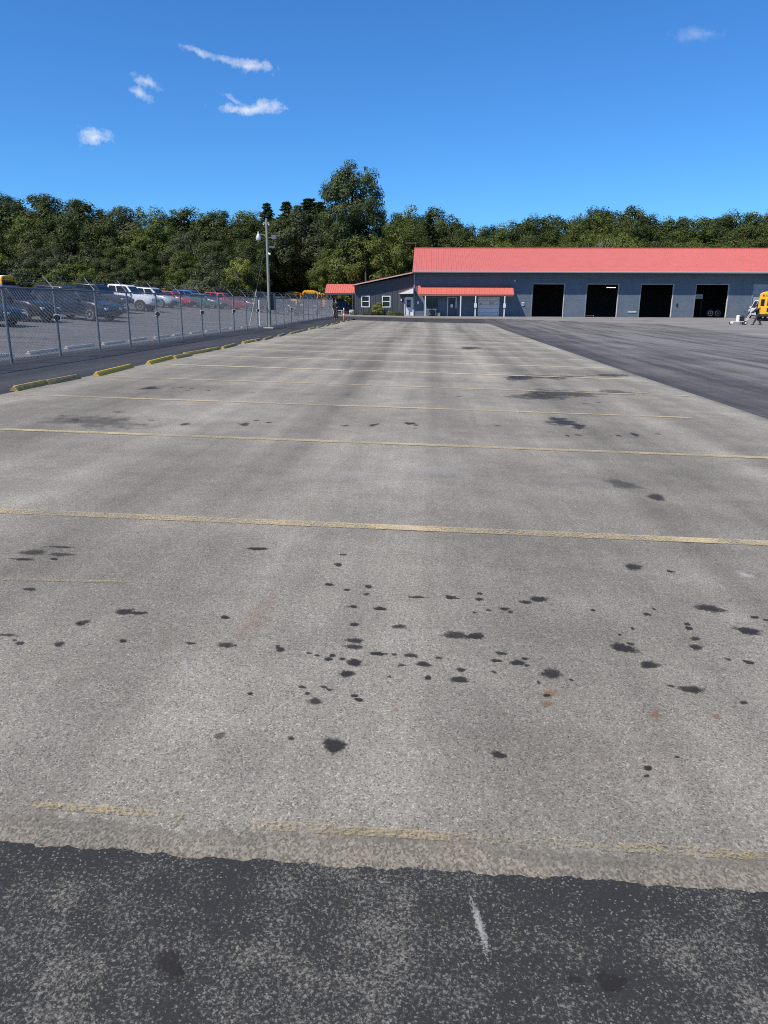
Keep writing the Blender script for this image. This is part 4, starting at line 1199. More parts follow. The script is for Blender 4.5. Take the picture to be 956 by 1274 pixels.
def school_bus(x, y, deg, L, label, roof_white=True, Ht=3.0, dz=0.0):
    root = empty('school_bus', M=slope_matrix(x, y, R(deg), dz))
    tag(root, label, 'bus', 'yellow school buses')
    w = 1.2; zf = .62
    rear, cowl, nose = -L / 2, L / 2 - 1.6, L / 2
    prof = [(-w, zf), (-w, Ht - .55), (-w * .95, Ht - .28), (-w * .72, Ht - .08), (-w * .3, Ht), (w * .3, Ht), (w * .72, Ht - .08), (w * .95, Ht - .28), (w, Ht - .55), (w, zf)]
    body = MB().loft([[(xx, a * k, b if b == zf else zf + (b - zf) * kz) for a, b in prof] for xx, k, kz in ((rear, .96, .975), (rear + .12, 1, 1), (cowl - .1, 1, 1), (cowl, .97, .985))]).build('body', BUSY, root, True)
    if roof_white:
        up = [(a * 1.006, b + .008) for a, b in prof[2:8]]
        ring = [[(xx, a, b) for a, b in up] + [(xx, a * .99, b - .03) for a, b in reversed(up)] for xx in (rear + .10, cowl - .06)]
        MB().loft(ring).build('roof_cap', WHITE, root, True)
    MB().loft([[(cowl - .02, -.98, zf), (cowl - .02, -1.02, 1.45), (cowl - .02, -.8, 1.62), (cowl - .02, .8, 1.62), (cowl - .02, 1.02, 1.45), (cowl - .02, .98, zf)],
               [(nose - .25, -.95, zf), (nose - .25, -.95, 1.25), (nose - .25, -.7, 1.45), (nose - .25, .7, 1.45), (nose - .25, .95, 1.25), (nose - .25, .95, zf)],
               [(nose, -.86, zf + .05), (nose, -.86, 1.1), (nose, -.64, 1.28), (nose, .64, 1.28), (nose, .86, 1.1), (nose, .86, zf + .05)]]).build('hood', BUSY, root, True)
    nwin = int((cowl - rear - 1.2) / .72)
    for s in (-1, 1):
        for i in range(nwin):
            x0 = rear + .5 + i * .72
            wn = MB().box(x0, x0 + .58, s * (w + .001), s * (w + .012), 1.72, 2.36).build('window', GLASS, root)
            MB().box(x0, x0 + .58, s * (w + .0125), s * (w + .02), 2.02, 2.05).build('sash', PLASTIC, wn)
        for z in (.85, 1.2, 1.55):
            MB().box(rear + .15, cowl - .1, s * (w + .001), s * (w + .022), z, z + .07).build('rub_rail', PLASTIC, root)
        MB().box(rear - .012, rear + .05, s * .62, s * .98, 1.55, 2.25).build('rear_window', GLASS, root)
        for z, c in ((Ht - .42, 'r'), (1.28, 'r'), (1.02, 'a')):
            MB().tube((rear - .03, s * (.80 if z > 2 else 1.0), z), (rear + .03, s * (.80 if z > 2 else 1.0), z), .10, n=12).build('tail_lamp', TAIL if c == 'r' else mat('amber_lens', (.6, .2, .01), .25), root)
        MB().tube((cowl + .0, s * .80, Ht - .40), (cowl + .04, s * .80, Ht - .40), .11, n=12).build('warning_lamp', TAIL, root)
        MB().tube((nose - .02, s * .72, .98), (nose + .03, s * .72, .98), .10, n=12).build('headlight', HEAD, root)
        for wx in (rear + 2.6 if L > 8 else rear + 1.4, cowl + .55):
            add_wheel(root, 'bus', wx, s * (w - .17), .50)
            n = 12; r = .6
            pts = [(wx + r * math.cos(math.pi * k / n), s * (w + .024), .5 + r * math.sin(math.pi * k / n)) for k in range(n + 1)]
            MB().prism(pts, (0, -s * .02, 0)).build('wheel_well', PLASTIC, root)
        MB().box(cowl + .25, cowl + .32, s * 1.25, s * 1.45, 1.6, 2.05).build('mirror', PLASTIC, root)
    dr = MB().box(rear - .022, rear - .001, -.45, .45, .78, 2.40).build('rear_door', BUSY, root)
    MB().box(rear - .034, rear - .0225, -.36, .36, 1.58, 2.3).build('pane', GLASS, dr)
    MB().box(rear - .034, rear - .0225, -.32, .32, .95, 1.36).build('pane', GLASS, dr)
    MB().box(rear - .22, rear + .02, -1.18, 1.18, .45, .72).build('rear_bumper', BLACK, root, bevel=.03)
    MB().box(nose - .05, nose + .18, -1.15, 1.15, .45, .72).build('front_bumper', BLACK, root, bevel=.03)
    MB().box(nose - .02, nose + .02, -.5, .5, .8, 1.18).build('grille', PLASTIC, root)
    MB().box(cowl - .02, cowl + .015, -1.05, 1.05, 1.64, 2.42).build('windshield', GLASS, root)
    for xx, sg in ((rear - .006, -1), (cowl + .012, 1)):
        MB().box(min(xx, xx + sg * .02), max(xx, xx + sg * .02), -.62, .62, Ht - .50, Ht - .28).build('sign_board', BUSY, root)
        cu = bpy.data.curves.new('sign_text', 'FONT'); cu.body = 'SCHOOL BUS'; cu.size = .2; cu.align_x = 'CENTER'; cu.align_y = 'CENTER'; cu.extrude = .002
        cu.materials.append(PLASTIC)
        tmp = bpy.data.objects.new('tmp', cu)
        tme = bpy.data.meshes.new_from_object(tmp); bpy.data.objects.remove(tmp)
        t = put('sign_text', tme, root); t.location = (xx + sg * .024, 0, Ht - .39)
        t.rotation_euler = (R(90), 0, R(90 if sg > 0 else -90))
    return root


school_bus(-54.3, 92.5, -14, 9.5, 'yellow school bus with white roof above the fence, far left', True, 3.0, -.05)
school_bus(-20.7, 117.5, -84, 10.5, 'yellow school bus half hidden, leftmost of the far trio', False, 2.5)
school_bus(-18.4, 119.5, -84, 10.5, 'yellow school bus end-on behind the fence, middle of the far trio', False, 2.9)
school_bus(-14.6, 116.0, -60, 7.0, 'yellow school bus with white roof beside the carport, right of the far trio', True, 2.75)
school_bus(37.95, 87.4, 65, 7.4, 'yellow school bus seen from behind at the right edge', True, 3.05)
vehicle('van', 'white', 38.85, 91.6, 84, 'parked_van', 'white van behind the yellow bus at the right edge', 'van')

# ------------------------------------------------------------------ people
SKIN = mat('skin', (.46, .28, .20), .6)
DARKCLOTH = mat('dark_cloth', (.016, .017, .021), .9, var=.3, scale=20)
DENIM = mat('dark_denim', (.022, .025, .034), .9, var=.3, scale=20)
HAIR = mat('dark_hair', (.015, .011, .009), .7)


def skinned(name, joints, edges, radii, mt, parent, root=0):
    me = bpy.data.meshes.new(name); bm = bmesh.new()
    sk = bm.verts.layers.skin.verify()
    vs = []
    for i, j in enumerate(joints):
        v = bm.verts.new(j); r = radii[i]
        v[sk].radius = (r, r) if not isinstance(r, tuple) else r
        v[sk].use_root = i == root
        vs.append(v)
    for a, b in edges: bm.edges.new((vs[a], vs[b]))
    bm.to_mesh(me); bm.free(); me.materials.append(mt)
    o = put(name, me, parent)
    s = o.modifiers.new('skin', 'SKIN'); s.use_smooth_shade = True
    b = o.modifiers.new('sub', 'SUBSURF'); b.levels = b.render_levels = 1
    return o


def person(x, y, deg, label, hands, feet, lean=0.0, cap=False, knees=None):
    """+X is forward. hands / feet: left and right positions"""
    root = empty('person', M=Matrix.Translation((x, y, gz(x, y))) @ Matrix.Rotation(R(deg), 4, 'Z'))
    tag(root, label, 'person')
    pel = Vector((0, 0, .95)); ch = Vector((lean * .55, 0, 1.30)); nk = Vector((lean * .8, 0, 1.52)); hd = Vector((lean * .95 + .02, 0, 1.66))
    J = [pel, Vector((lean * .3, 0, 1.12)), ch, Vector((lean * .75, 0, 1.45)), nk, hd - Vector((0, 0, .03)), hd + Vector((.0, 0, .07))]
    E = [(0, 1), (1, 2), (2, 3), (3, 4), (4, 5), (5, 6)]; Rr = [.11, .10, .12, .10, .05, .085, .075]
    arms, legs = [], []
    for s, H in ((1, hands[0]), (-1, hands[1])):
        sh = Vector((lean * .72, s * .19, 1.43)); H = Vector(H); mid = (sh + H) / 2
        bend = math.sqrt(max(0, .30 ** 2 - ((H - sh).length / 2) ** 2))
        el = mid + Vector((-.6, s * .35, -.72)).normalized() * bend
        i = len(J); J += [sh, el, H]; Rr += [.045, .034, .028]; E += [(3, i), (i, i + 1), (i + 1, i + 2)]
        arms.append((sh, el, H))
    for s, F_ in ((1, feet[0]), (-1, feet[1])):
        hp = Vector((0, s * .10, .92)); F_ = Vector(F_); mid = (hp + F_) / 2
        bend = math.sqrt(max(0, .43 ** 2 - ((F_ - hp).length / 2) ** 2))
        kn = mid + Vector((1, 0, .1)).normalized() * bend
        toe = F_ + Vector((.16, s * .02, -.055))
        i = len(J); J += [hp, kn, F_, toe]; Rr += [.06, .045, .036, .032]; E += [(0, i), (i, i + 1), (i + 1, i + 2), (i + 2, i + 3)]
        legs.append((hp, kn, F_, toe))
    skinned('body', J, E, Rr, SKIN, root)
    # fingers and thumb
    for k, (sh, el, H) in enumerate(arms):
        d = (H - el).normalized(); side = d.cross(Vector((0, 0, 1))).normalized(); dn = d.cross(side)
        hm = MB()
        hm.loft([[H + d * t + side * a * wd + dn * b * th for a, b in ((-1, -1), (1, -1), (1, 1), (-1, 1))] for t, wd, th in ((-.03, .028, .022), (.04, .042, .018), (.085, .040, .014))])
        for q, ln in enumerate((.065, .078, .072, .055)):
            b0 = H + d * .08 + side * (-.031 + .021 * q)
            hm.path([b0, b0 + d * ln * .5 - dn * .008, b0 + d * ln * .8 - dn * .03], [.0095, .0085, .0065], 6)
        b0 = H + side * -.035 + d * .02
        hm.path([b0, b0 - side * .03 + d * .03, b0 - side * .035 + d * .06 - dn * .01], [.011, .01, .008], 6)
        hm.build('hand', SKIN, root, True)
    Js = [J[0] - Vector((0, 0, .10)), J[1], J[2], J[3], J[3] + Vector((0, 0, .06))]; Es = [(0, 1), (1, 2), (2, 3), (3, 4)]; Rs = [.19, .185, .20, .175, .09]
    for (sh, el, H) in arms:
        i = len(Js); Js += [sh, el, el.lerp(H, .97)]; Rs += [.095, .078, .06]; Es += [(3, i), (i, i + 1), (i + 1, i + 2)]
    skinned('jacket', Js, Es, Rs, DARKCLOTH, root)
    Jt = [J[0] + Vector((0, 0, .12)), J[0]]; Et = [(0, 1)]; Rt = [.16, .17]
    for (hp, kn, F_, toe) in legs:
        i = len(Jt); Jt += [hp, kn, kn.lerp(F_, 1.02)]; Rt += [.12, .095, .08]; Et += [(1, i), (i, i + 1), (i + 1, i + 2)]
    skinned('trousers', Jt, Et, Rt, DENIM, root, 1)
    for (hp, kn, F_, toe) in legs:
        MB().loft([[F_ + Vector((t, a * wd, -.09 + b)) for a, b in ((-1, 0), (1, 0), (1, hh), (-1, hh))] for t, wd, hh in ((-.09, .035, .09), (.0, .045, .11), (.12, .05, .07), (.19, .03, .04))]).build('shoe', BLACK, root, True)
    hm = MB()
    c = hd + Vector((-.012, 0, .055))
    hm.loft([[(c.x + r * math.cos(t) * 1.12, c.y + r * math.sin(t), c.z + z) for t in [2 * math.pi * k / 12 for k in range(12)]] for r, z in ((.098, -.02), (.104, .03), (.088, .085), (.05, .115), (.01, .12))])
    if cap: hm.box(c.x + .06, c.x + .21, -.075, .075, c.z + .012, c.z + .028)
    hm.build('cap' if cap else 'hair', HAIR if not cap else DARKCLOTH, root, True)
    fm = MB()
    for s in (-1, 1): fm.tube((hd.x + .078, s * .032, hd.z + .025), (hd.x + .09, s * .032, hd.z + .025), .011, n=6)
    fm.box(hd.x + .075, hd.x + .092, -.025, .025, hd.z - .055, hd.z - .045)
    fm.build('eyes_and_mouth', HAIR, root)
    MB().path([(hd.x + .075, 0, hd.z + .03), (hd.x + .105, 0, hd.z - .012), (hd.x + .08, 0, hd.z - .02)], [.010, .016, .008], 6).build('nose', SKIN, root, True)
    for s in (-1, 1): MB().tube((hd.x - .01, s * .078, hd.z), (hd.x - .012, s * .095, hd.z + .01), .026, .02, n=8).build('ear', SKIN, root, True)
    return root


person(-8.4, 69.4, -100, 'person in dark clothes standing at the fence end by the delineator', ((.2, .17, 1.03), (.14, -.26, .92)), ((.06, .12, .09), (-.1, -.12, .09)))
PXR, PYR = 31.25, 74.6
person(PXR, PYR, 176, 'person in dark clothes and cap walking behind a line striping cart', ((.62, .18, 1.0), (.62, -.18, 1.0)), ((.36, .1, .09), (-.36, -.1, .12)), lean=.2, cap=True)

# line striping cart pushed by the walking person
sc_ = empty('striping_cart', M=Matrix.Translation((PXR - 1.55, PYR + .06, gz(PXR - 1.5, PYR))) @ Matrix.Rotation(R(176), 4, 'Z'))
tag(sc_, 'white wheeled line striping cart pushed by the walking person', 'cart')
MB().box(-.55, .65, -.22, -.18, .26, .30).box(-.55, .65, .18, .22, .26, .30).box(-.55, -.5, -.18, .18, .26, .30).box(.6, .65, -.18, .18, .26, .30).build('frame', WHITE, sc_)
MB().tube((.22, 0, .3), (.22, 0, .82), .17, .16, n=14).tube((.22, 0, .82), (.22, 0, .87), .17, .1, n=14).build('paint_tank', WHITE, sc_, True)
MB().box(-.32, .0, -.17, .17, .31, .72).tube((-.16, 0, .72), (-.16, 0, .84), .10, n=10).build('engine', BLACK, sc_, bevel=.02)
for s in (-1, 1):
    MB().path([(-.5, s * .2, .28), (-.72, s * .2, .75), (-.85, s * .2, 1.0), (-1.05, s * .2, 1.05)], [.02] * 4, 6).build('handlebar', WHITE, sc_, True)
    w = put('wheel', MB().tube((0, -.04, 0), (0, .04, 0), .17, n=14).mesh('wheel', BLACK, True), sc_); w.location = (-.42, s * .29, .17)
    put('hub', MB().tube((0, -.045, 0), (0, .045, 0), .085, n=10).mesh('hub', WHITE, True), w)
w = put('wheel', MB().tube((0, -.04, 0), (0, .04, 0), .13, n=14).mesh('wheel', BLACK, True), sc_); w.location = (.85, 0, .13)
put('hub', MB().tube((0, -.045, 0), (0, .045, 0), .07, n=10).mesh('hub', WHITE, True), w)
MB().box(.62, .88, -.07, -.05, .1, .3).box(.62, .88, .05, .07, .1, .3).build('fork', WHITE, sc_)
MB().box(-.1, .1, .26, .34, .06, .26).build('spray_gun', GALV_D, sc_)

# ------------------------------------------------------------------ trees
BARK = mat('bark', (.085, .07, .055), .9, var=.35, scale=5, bump=.6)
PALE_BARK = mat('pale_bark', (.30, .28, .25), .85, var=.35, scale=4)
LEAF_A = m_leaf('leaf_dark_green', (.042, .058, .012), (.068, .084, .020), (.056, .080, .016), .2)
LEAF_B = m_leaf('leaf_mid_green', (.072, .098, .017), (.106, .130, .024), (.118, .138, .028), .22)
LEAF_C = m_leaf('leaf_grey_green', (.052, .068, .026), (.068, .082, .032), (.082, .092, .038), .2)
LEAF_D = m_leaf('leaf_yellow_green', (.20, .23, .045), (.23, .25, .05), (.26, .26, .06))
LEAF_S = m_leaf('needle_dark', (.050, .074, .028), (.064, .088, .034), (.070, .094, .036), .2)


def leaf_mesh(name, P, N, size, mt, rs, aspect=.62):
    """one quad per leaf spray: centres P, facing N"""
    n = len(P)
    t = rs.normal(size=(n, 3)); t -= N * (t * N).sum(1, keepdims=True); t /= np.linalg.norm(t, axis=1, keepdims=True)
    b = np.cross(N, t)
    sz = size * rs.uniform(.55, 1.3, n)[:, None]
    V = np.empty((n, 4, 3))
    V[:, 0] = P - t * sz; V[:, 1] = P - b * sz * aspect + N * sz * .15; V[:, 2] = P + t * sz; V[:, 3] = P + b * sz * aspect + N * sz * .15
    me = bpy.data.meshes.new(name)
    me.vertices.add(n * 4); me.vertices.foreach_set('co', V.reshape(-1))
    me.loops.add(n * 4); me.loops.foreach_set('vertex_index', np.arange(n * 4, dtype=np.int32))
    me.polygons.add(n); me.polygons.foreach_set('loop_start', np.arange(0, n * 4, 4, dtype=np.int32))
    me.update(calc_edges=True)
    at = me.attributes.new('tone', 'FLOAT', 'FACE'); at.data.foreach_set('value', rs.uniform(0, 1, n).astype(np.float32))
    me.materials.append(mt)
    return me


def crown_points(rs, lobes, per, rc, flat=.8, hollow=.3):
    """leaf sprays on the outer shells of many small clumps"""
    Ps, Ns = [], []
    ctr = np.mean([l[0] for l in lobes], axis=0)
    for c, r in lobes:
        k = int(per * (r / rc) ** 2)
        d = rs.normal(size=(k, 3)); d /= np.linalg.norm(d, axis=1, keepdims=True)
        rad = r * (hollow + (1.08 - hollow) * rs.uniform(0, 1, (k, 1)) ** .6)
        Ps.append(np.array(c) + d * rad * np.array([1, 1, flat]))
        out = (np.array(c) - ctr) * np.array([1, 1, .6]); out = out / (np.linalg.norm(out) + .3)
        nn = d * .9 + out * .5 + rs.normal(size=(k, 3)) * .32 + np.array([0, 0, .3]); nn /= np.linalg.norm(nn, axis=1, keepdims=True)
        Ns.append(nn)
    return np.vstack(Ps), np.vstack(Ns)


def broad_tree(seed, H=14.0, rx=4.3, base=.14, nl=95, per=235, rc=1.1, leaf=.13, mt=None, gaps=.0, spire=0.0, bark=BARK, top=.28):
    rs = np.random.RandomState(seed); lobes = []
    zc, hz = H * (base + 1) / 2, H * (1 - base) / 2
    big = [(rs.uniform(0, 6.28), rs.uniform(-.7, .75)) for _ in range(7)]
    while len(lobes) < nl:
        d = rs.normal(size=3); d /= np.linalg.norm(d)
        f = rs.uniform(.25, 1.0) ** .5
        a = math.atan2(d[1], d[0])
        bulge = 1 + .22 * max(math.cos(a - q) - abs(d[2] - w) for q, w in big)
        z = d[2] * f
        taper = 1.0 - top * max(z, 0) - .15 * max(-z - .4, 0)
        p = np.array([d[0] * f * rx * bulge * taper, d[1] * f * rx * bulge * taper, zc + z * hz * (1 + spire * rs.uniform(-.2, .6) * (d[2] > .6)) * .93])
        if gaps and rs.rand() < gaps and f > .6: continue
        lobes.append((p, rc * rs.uniform(.6, 1.25)))
    for _ in range(10):   # shoots at the top
        q = rs.normal(size=2) * rx * .28
        lobes.append((np.array([q[0], q[1], H * rs.uniform(.88, .985) - .12 * np.hypot(*q)]), rc * rs.uniform(.35, .6)))
    P, N = crown_points(rs, lobes, per, rc)
    crown = leaf_mesh('crown', P, N, leaf, mt, rs)
    m = MB(); lean = rs.normal(size=2) * .25
    tr = H * .017
    pts = [(0, 0, -.4), (lean[0] * .3, lean[1] * .3, H * .18), (lean[0], lean[1], H * .42), (lean[0] * .6, lean[1] * .9, H * .68), (lean[0] * .3, lean[1], H * .9)]
    m.path(pts, [tr * 1.5, tr, tr * .8, tr * .45, tr * .12], 8)
    for i in np.linspace(0, len(lobes) - 1, 16).astype(int):
        c = Vector(lobes[i][0]); z0 = max(H * .15, c.z * .62)
        k = min(1, z0 / (H * .9)); s0 = Vector((lean[0] * .7, lean[1] * .8, z0))
        m.path([s0, s0.lerp(c, .5) + Vector((0, 0, -.2)), c], [tr * .42, tr * .25, tr * .06], 5)
    return crown, m.mesh('trunk', bark, 'full')


def spruce(seed, H=14.0, rx=2.6):
    rs = np.random.RandomState(seed); Ps, Ns = [], []
    m = MB(); m.path([(0, 0, -.3), (0, 0, H * .5), (0, 0, H)], [.2, .11, .02], 7)
    z = H * .08
    while z < H * .99:
        L = rx * (1 - z / H) ** .6 + .12
        nb = 10
        for k in range(nb):
            a = rs.uniform(0, 6.28); l = L * rs.uniform(.7, 1.1)
            n = int(14 + l * 26); t = rs.uniform(.1, 1, n)[:, None]
            d = np.array([math.cos(a), math.sin(a), 0]); sd = np.array([-math.sin(a), math.cos(a), 0])
            p = np.array([0, 0, z]) + d * l * t + np.array([0, 0, -.28 * l]) * t ** 1.3 + sd * rs.normal(size=(n, 1)) * .26 * l * (1.15 - t) + rs.normal(size=(n, 3)) * .06
            Ps.append(p); nn = np.array([0, 0, 1.0]) + rs.normal(size=(n, 3)) * .45; Ns.append(nn / np.linalg.norm(nn, axis=1, keepdims=True))
            if l > .8: m.path([(0, 0, z), tuple(np.array([0, 0, z]) + d * l * .9 + np.array([0, 0, -.24 * l]))], [.03, .008], 4)
        z += .34 + .02 * rs.rand()
    P, N = np.vstack(Ps), np.vstack(Ns)
    return leaf_mesh('crown', P, N, .17, LEAF_S, rs, .5), m.mesh('trunk', BARK, 'full')


KIND = {
    'a1': broad_tree(1, mt=LEAF_A), 'a2': broad_tree(2, rx=4.8, nl=110, mt=LEAF_A), 'a3': broad_tree(3, rx=3.7, nl=85, mt=LEAF_A, spire=.3),
    'b1': broad_tree(4, mt=LEAF_B), 'b2': broad_tree(5, rx=4.9, nl=112, mt=LEAF_B), 'b3': broad_tree(6, rx=3.9, mt=LEAF_B, spire=.3),
    'c1': broad_tree(7, rx=4.6, mt=LEAF_C), 'c2': broad_tree(8, H=9, rx=3.6, nl=80, per=150, rc=.95, base=.05, mt=LEAF_C),
    'd1': broad_tree(9, H=7, rx=2.6, nl=60, per=150, rc=.7, base=.04, leaf=.11, mt=LEAF_D), 'd2': broad_tree(10, H=10, rx=4.2, nl=85, rc=1.0, base=.05, mt=LEAF_D),
    's1': spruce(11), 's2': spruce(12, rx=3.1),
    'g1': broad_tree(13, H=5, rx=2.5, nl=55, per=130, rc=.7, base=.0, leaf=.105, mt=LEAF_B), 'g2': broad_tree(14, H=4.4, rx=2.7, nl=55, per=130, rc=.7, base=.0, leaf=.105, mt=LEAF_C),
    'tall': broad_tree(15, H=20, rx=4.6, nl=180, per=220, rc=1.05, base=.3, top=-.02, leaf=.14, mt=m_leaf('leaf_poplar', (.060, .084, .026), (.068, .09, .03), (.085, .105, .036), .2), gaps=.0, spire=.1),
    'low': broad_tree(16, H=11, rx=5.2, nl=120, per=235, base=.0, rc=1.1, mt=LEAF_B),
}
HT = {k: 14.0 for k in KIND}; HT.update(c2=9.0, d1=7.0, d2=10.0, g1=5.0, g2=4.4, tall=20.0, low=11.0)


def tree(kind, x, y, h, label, name='tree', group=None, wide=1.0, rz=None, cat='tree'):
    cr, tk = KIND[kind]
    s = h / HT[kind]
    o = empty(name, (x, y, gz(x, y) - .15), random.uniform(0, 6.28) if rz is None else rz)
    o.scale = (s * wide, s * wide, s)
    put('crown', cr, o); put('trunk' if name == 'tree' else 'stems', tk, o)
    return tag(o, label, cat, group)


ANCH_L = [(-1e9, 'beyond the far left bus'), (-2, 'above the far left bus'), (35, 'above the navy suv'), (75, 'above the black car'), (112, 'above the dark pickup'), (140, 'above the white pickup'), (178, 'above the silver crossover'),
          (207, 'above the red car'), (228, 'above the blue suv'), (256, 'above the bright red suv'), (285, 'above the pale young tree'), (315, 'by the light pole'), (345, 'above the far buses')]
ANCH_R = [(-1e9, 'left of the garage roof'), (512, 'above the porch window'), (550, 'above the shop door'), (590, 'above the overhead door'), (622, 'above the awning end'), (650, 'above the first bay'), (688, 'right of the first bay'), (722, 'above the second bay'),
          (758, 'right of the second bay'), (790, 'above the third bay'), (826, 'right of the third bay'), (858, 'above the fourth bay'), (894, 'right of the fourth bay'), (925, 'above the rightmost bus'), (960, 'right of the bays')]
SEEN = {}


def place_label(base, x, y, anchors, row):
    px = 532 + 955 * x / y
    where = [w for lim, w in anchors if px >= lim][-1]
    n = SEEN.get((row, where), 0); SEEN[(row, where)] = n + 1
    return base + ', ' + ('', 'second ', 'third ', 'fourth ', 'fifth ', 'sixth ', 'seventh ')[min(n, 6)] + where


def lerp_prof(pr, x):
    if x <= pr[0][0]: return pr[0][1]
    for (a, b), (c, d) in zip(pr, pr[1:]):
        if x <= c: return b + (d - b) * (x - a) / (c - a)
    return pr[-1][1]


# left wood behind the parked cars; profile = tops seen against the sky at 105 m
LP = [(-80, 16.2), (-58.4, 15.4), (-54, 14.8), (-50.6, 15.6), (-46, 14.6), (-41.8, 14.3), (-31, 13.3), (-24, 12.4), (-19, 12.6), (-15.6, 14.2)]
def topz(prof, x, y, y0): return 1.6 + (lerp_prof(prof, x * y0 / y) - 1.6) * y / y0
random.seed(21)
for row, (y, step, fh, kinds, lab, grp) in enumerate((
        (121, 3.2, 1.0, ('a1', 'a2', 'a3', 'b3', 'c1', 'a2'), 'tall dark tree at the back of the left wood', 'back row of the left wood'),
        (113, 4.2, .86, ('a1', 'b1', 'a2', 'c1', 'b2', 'a3'), 'green tree midway up the left wood', 'middle row of the left wood'),
        (106, 4.4, .62, ('c1', 'a2', 'c2', 'b1', 'a1', 'c2'), 'lower tree near the front of the left wood', 'front row of the left wood'))):
    x, k = -84.0, row
    while x < (-24 if row else -20):
        xx, yy = x + random.uniform(-1, 1), y + random.uniform(-1.8, 1.8)
        t = topz(LP, xx, yy, 105) * fh * random.uniform(.96, 1.04) + (.3 if row == 0 else 0)
        tree(kinds[(k * 5 + k // 3) % 6], xx, yy, t - gz(xx, yy) + .1, place_label(lab, xx, yy, ANCH_L, grp), group=grp, wide=random.uniform(.95, 1.25))
        x += step * random.uniform(.8, 1.2); k += 1
x, k = -80.0, 0
while x < -27:
    if not (-58 < x < -46):
        xx, yy = x, 100.5 + random.uniform(-1, 1.5)
        tree(('g1', 'g2', 'g2', 'c2')[k % 4], xx, yy, random.uniform(3.2, 5.0), 'low bush along the front edge of the left wood', 'bush', 'bushes along the left wood', 1.3, cat='bush')
    else:
        tree(('g2', 'g1')[k % 2], x, 103.5, random.uniform(4, 5.5), 'low bush along the front edge of the left wood', 'bush', 'bushes along the left wood', 1.3, cat='bush')
    x += 2.9; k += 1
# singled-out trees
tree('d1', -25.2, 101.5, 6.6, 'pale yellow green young tree behind the bright red suv', wide=1.0)
tree('d1', -45.0, 101.0, 4.6, 'slim yellow green sapling in front of the left wood', wide=.62)
tree('d2', -61.5, 103.5, 9.5, 'yellow green tree at the far left edge of the wood', wide=.75)
tree('tall', -11.2, 113.5, 20.6, 'tallest tree, an open crowned poplar above the office wing', wide=.95, rz=.6)
tree('low', -9.0, 109.5, 11.0, 'broad light green tree at the foot of the tallest tree', wide=1.15)
tree('b2', -4.2, 110.0, 12.6, 'rounded mid green tree behind the office wing roof', wide=1.0)
tree('b1', -14.6, 112.0, 9.0, 'light green tree behind the carport', wide=.9)
tree('b3', -3.6, 119.0, 15.0, 'slender light green tree right of the tallest tree', wide=.9)
# the dark stand beyond the far buses
random.seed(5)
for i, (x, y, h, kd) in enumerate(((-26, 138, 15.4, 'a1'), (-21.5, 136, 13.6, 'a2'), (-18, 139, 16.2, 'a3'), (-13.5, 137, 15.8, 'a1'), (-24, 131, 10.5, 'b1'), (-17.5, 132, 12.0, 'a2'), (-12.0, 133, 12.0, 'c1'), (-28, 127, 11.0, 'a1'), (-33, 122, 14.2, 'a2'), (-29, 118, 12.5, 'a3'), (-30.5, 131, 15.5, 'b1'))):
    tree(kd, x, y, h, place_label('dark tree in the stand beyond the far lot', x, y, ANCH_L, 'f'), group='trees beyond the far buses', wide=1.12)
for x, y, h, kd, lab in ((-29.3, 141, 18.0, 's1', 'slim spruce top just behind the light pole'), (-26.1, 143, 18.6, 's2', 'left spruce of the group right of the light pole'), (-24.2, 144, 18.2, 's1', 'second spruce of the group right of the light pole'),
                         (-21.8, 142, 19.2, 's2', 'widest spruce of the group left of the tallest tree'), (-19.6, 141, 18.6, 's2', 'dark spruce close against the tallest tree')):
    tree(kd, x, y, h, lab, wide=1.3 if h < 19 else 1.7, cat='spruce')
tree('g1', -20.6, 127.5, 5.2, 'yellow green bush behind the far school buses', 'bush', wide=1.2, cat='bush')
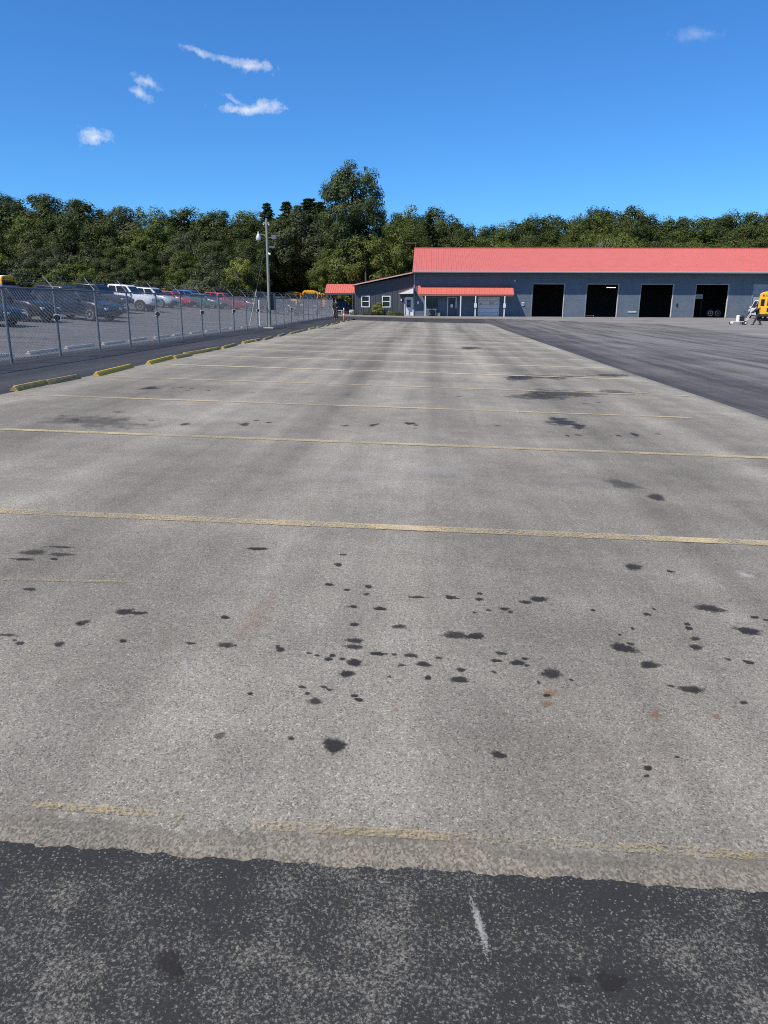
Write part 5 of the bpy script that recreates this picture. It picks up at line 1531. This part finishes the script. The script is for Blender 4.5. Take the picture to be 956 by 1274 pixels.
# right wood behind the garage; profile = tops seen at 145 m
RP = [(-8, 17), (-2.3, 17.6), (0.5, 18.4), (3, 16.6), (9.5, 15.2), (13, 15.6), (16.5, 17.6), (20.5, 18.3), (23.5, 16.8), (26.5, 17.4), (30, 18.4), (33, 17.6), (35.5, 19.2), (38, 18.2), (42, 16.8), (46, 16.6), (50, 17.0), (54, 17.4), (58, 18.2), (62, 18.8), (90, 18.5)]
random.seed(33)
for row, (y, step, fh, kinds, lab, grp) in enumerate((
        (156, 3.3, 1.0, ('a3', 'a1', 'b3', 'a2', 'a3', 'c1'), 'tall dark back row tree behind the garage', 'back row of the right wood'),
        (146, 4.2, .93, ('a1', 'b1', 'a2', 'b3', 'a3', 'b1'), 'green middle row tree behind the garage', 'middle row of the right wood'),
        (134, 4.8, .78, ('b2', 'b1', 'b1', 'b2', 'a1', 'b3'), 'light green tree just behind the roof ridge', 'front row of the right wood'))):
    x, k = -7.0, row
    while x < 88:
        xx, yy = x + random.uniform(-.9, .9), y + random.uniform(-2, 2)
        t = topz(RP, xx, yy, 145) * fh * random.uniform(.95, 1.05)
        kd = kinds[(k * 7 + k // 2) % 6]
        tree(kd, xx, yy, t - gz(xx, yy) + .2, place_label(lab, xx, yy, ANCH_R, grp), group=grp, wide=random.uniform(.85, 1.1))
        x += step * random.uniform(.8, 1.2); k += 1
tree('s1', -.2, 131, 16.0, 'dark spruce behind the left end of the garage roof', wide=1.1, cat='spruce')
# bare grey crown among the green behind the roof
rs = np.random.RandomState(77); m = MB()
for k in range(150):
    a, e = rs.uniform(0, 6.28), rs.uniform(.3, 1.4)
    p0 = Vector((0, 0, rs.uniform(3, 8))); d = Vector((math.cos(a) * math.cos(e), math.sin(a) * math.cos(e), math.sin(e)))
    p1 = p0 + d * rs.uniform(2, 4.4); m.path([p0, p1], [.05, .02], 4)
    for _ in range(7):
        q = p0.lerp(p1, rs.uniform(.3, 1)); m.path([q, q + (d + Vector(rs.normal(size=3)) * .6).normalized() * rs.uniform(.6, 1.5)], [.03, .012], 3)
m.path([(0, 0, -.3), (0, 0, 5), (.2, 0, 9)], [.2, .14, .05], 7)
bt_ = empty('bare_tree', (27.5, 128.5, gz(27.5, 128.5)))
put('branches', m.mesh('branches', mat('grey_twigs', (.17, .16, .15), .9)), bt_)
tag(bt_, 'bare grey twiggy tree among the green behind the garage roof', 'tree')
# planting in front of the office wing
random.seed(3)
for (x, y, h, kd, wd, lab) in ((-6.15, 94.2, 1.75, 'd1', 1.25, 'yellow green conical shrub between the office windows'), (-7.1, 93.9, .62, 'g2', 1.6, 'low pale plant left of the conical shrub'), (-7.85, 94.0, .5, 'g1', 1.5, 'small dark plant under the left office window'),
                               (-4.75, 93.95, .68, 'd1', 1.7, 'low yellow green plant under the right office window'), (-4.1, 94.1, .62, 'g1', 1.5, 'dark low plant right of the yellow green one'), (-3.55, 93.6, .6, 'g2', 1.6, 'grey green plant beside the entry hood post'), (-9.3, 94.6, .6, 'g1', 1.6, 'green tuft at the left corner of the office wing'), (-3.2, 93.3, .45, 'g1', 1.3, 'small tuft at the foot of the doorstep')):
    tree(kd, x, y, h, lab, 'shrub', wide=wd, cat='shrub')
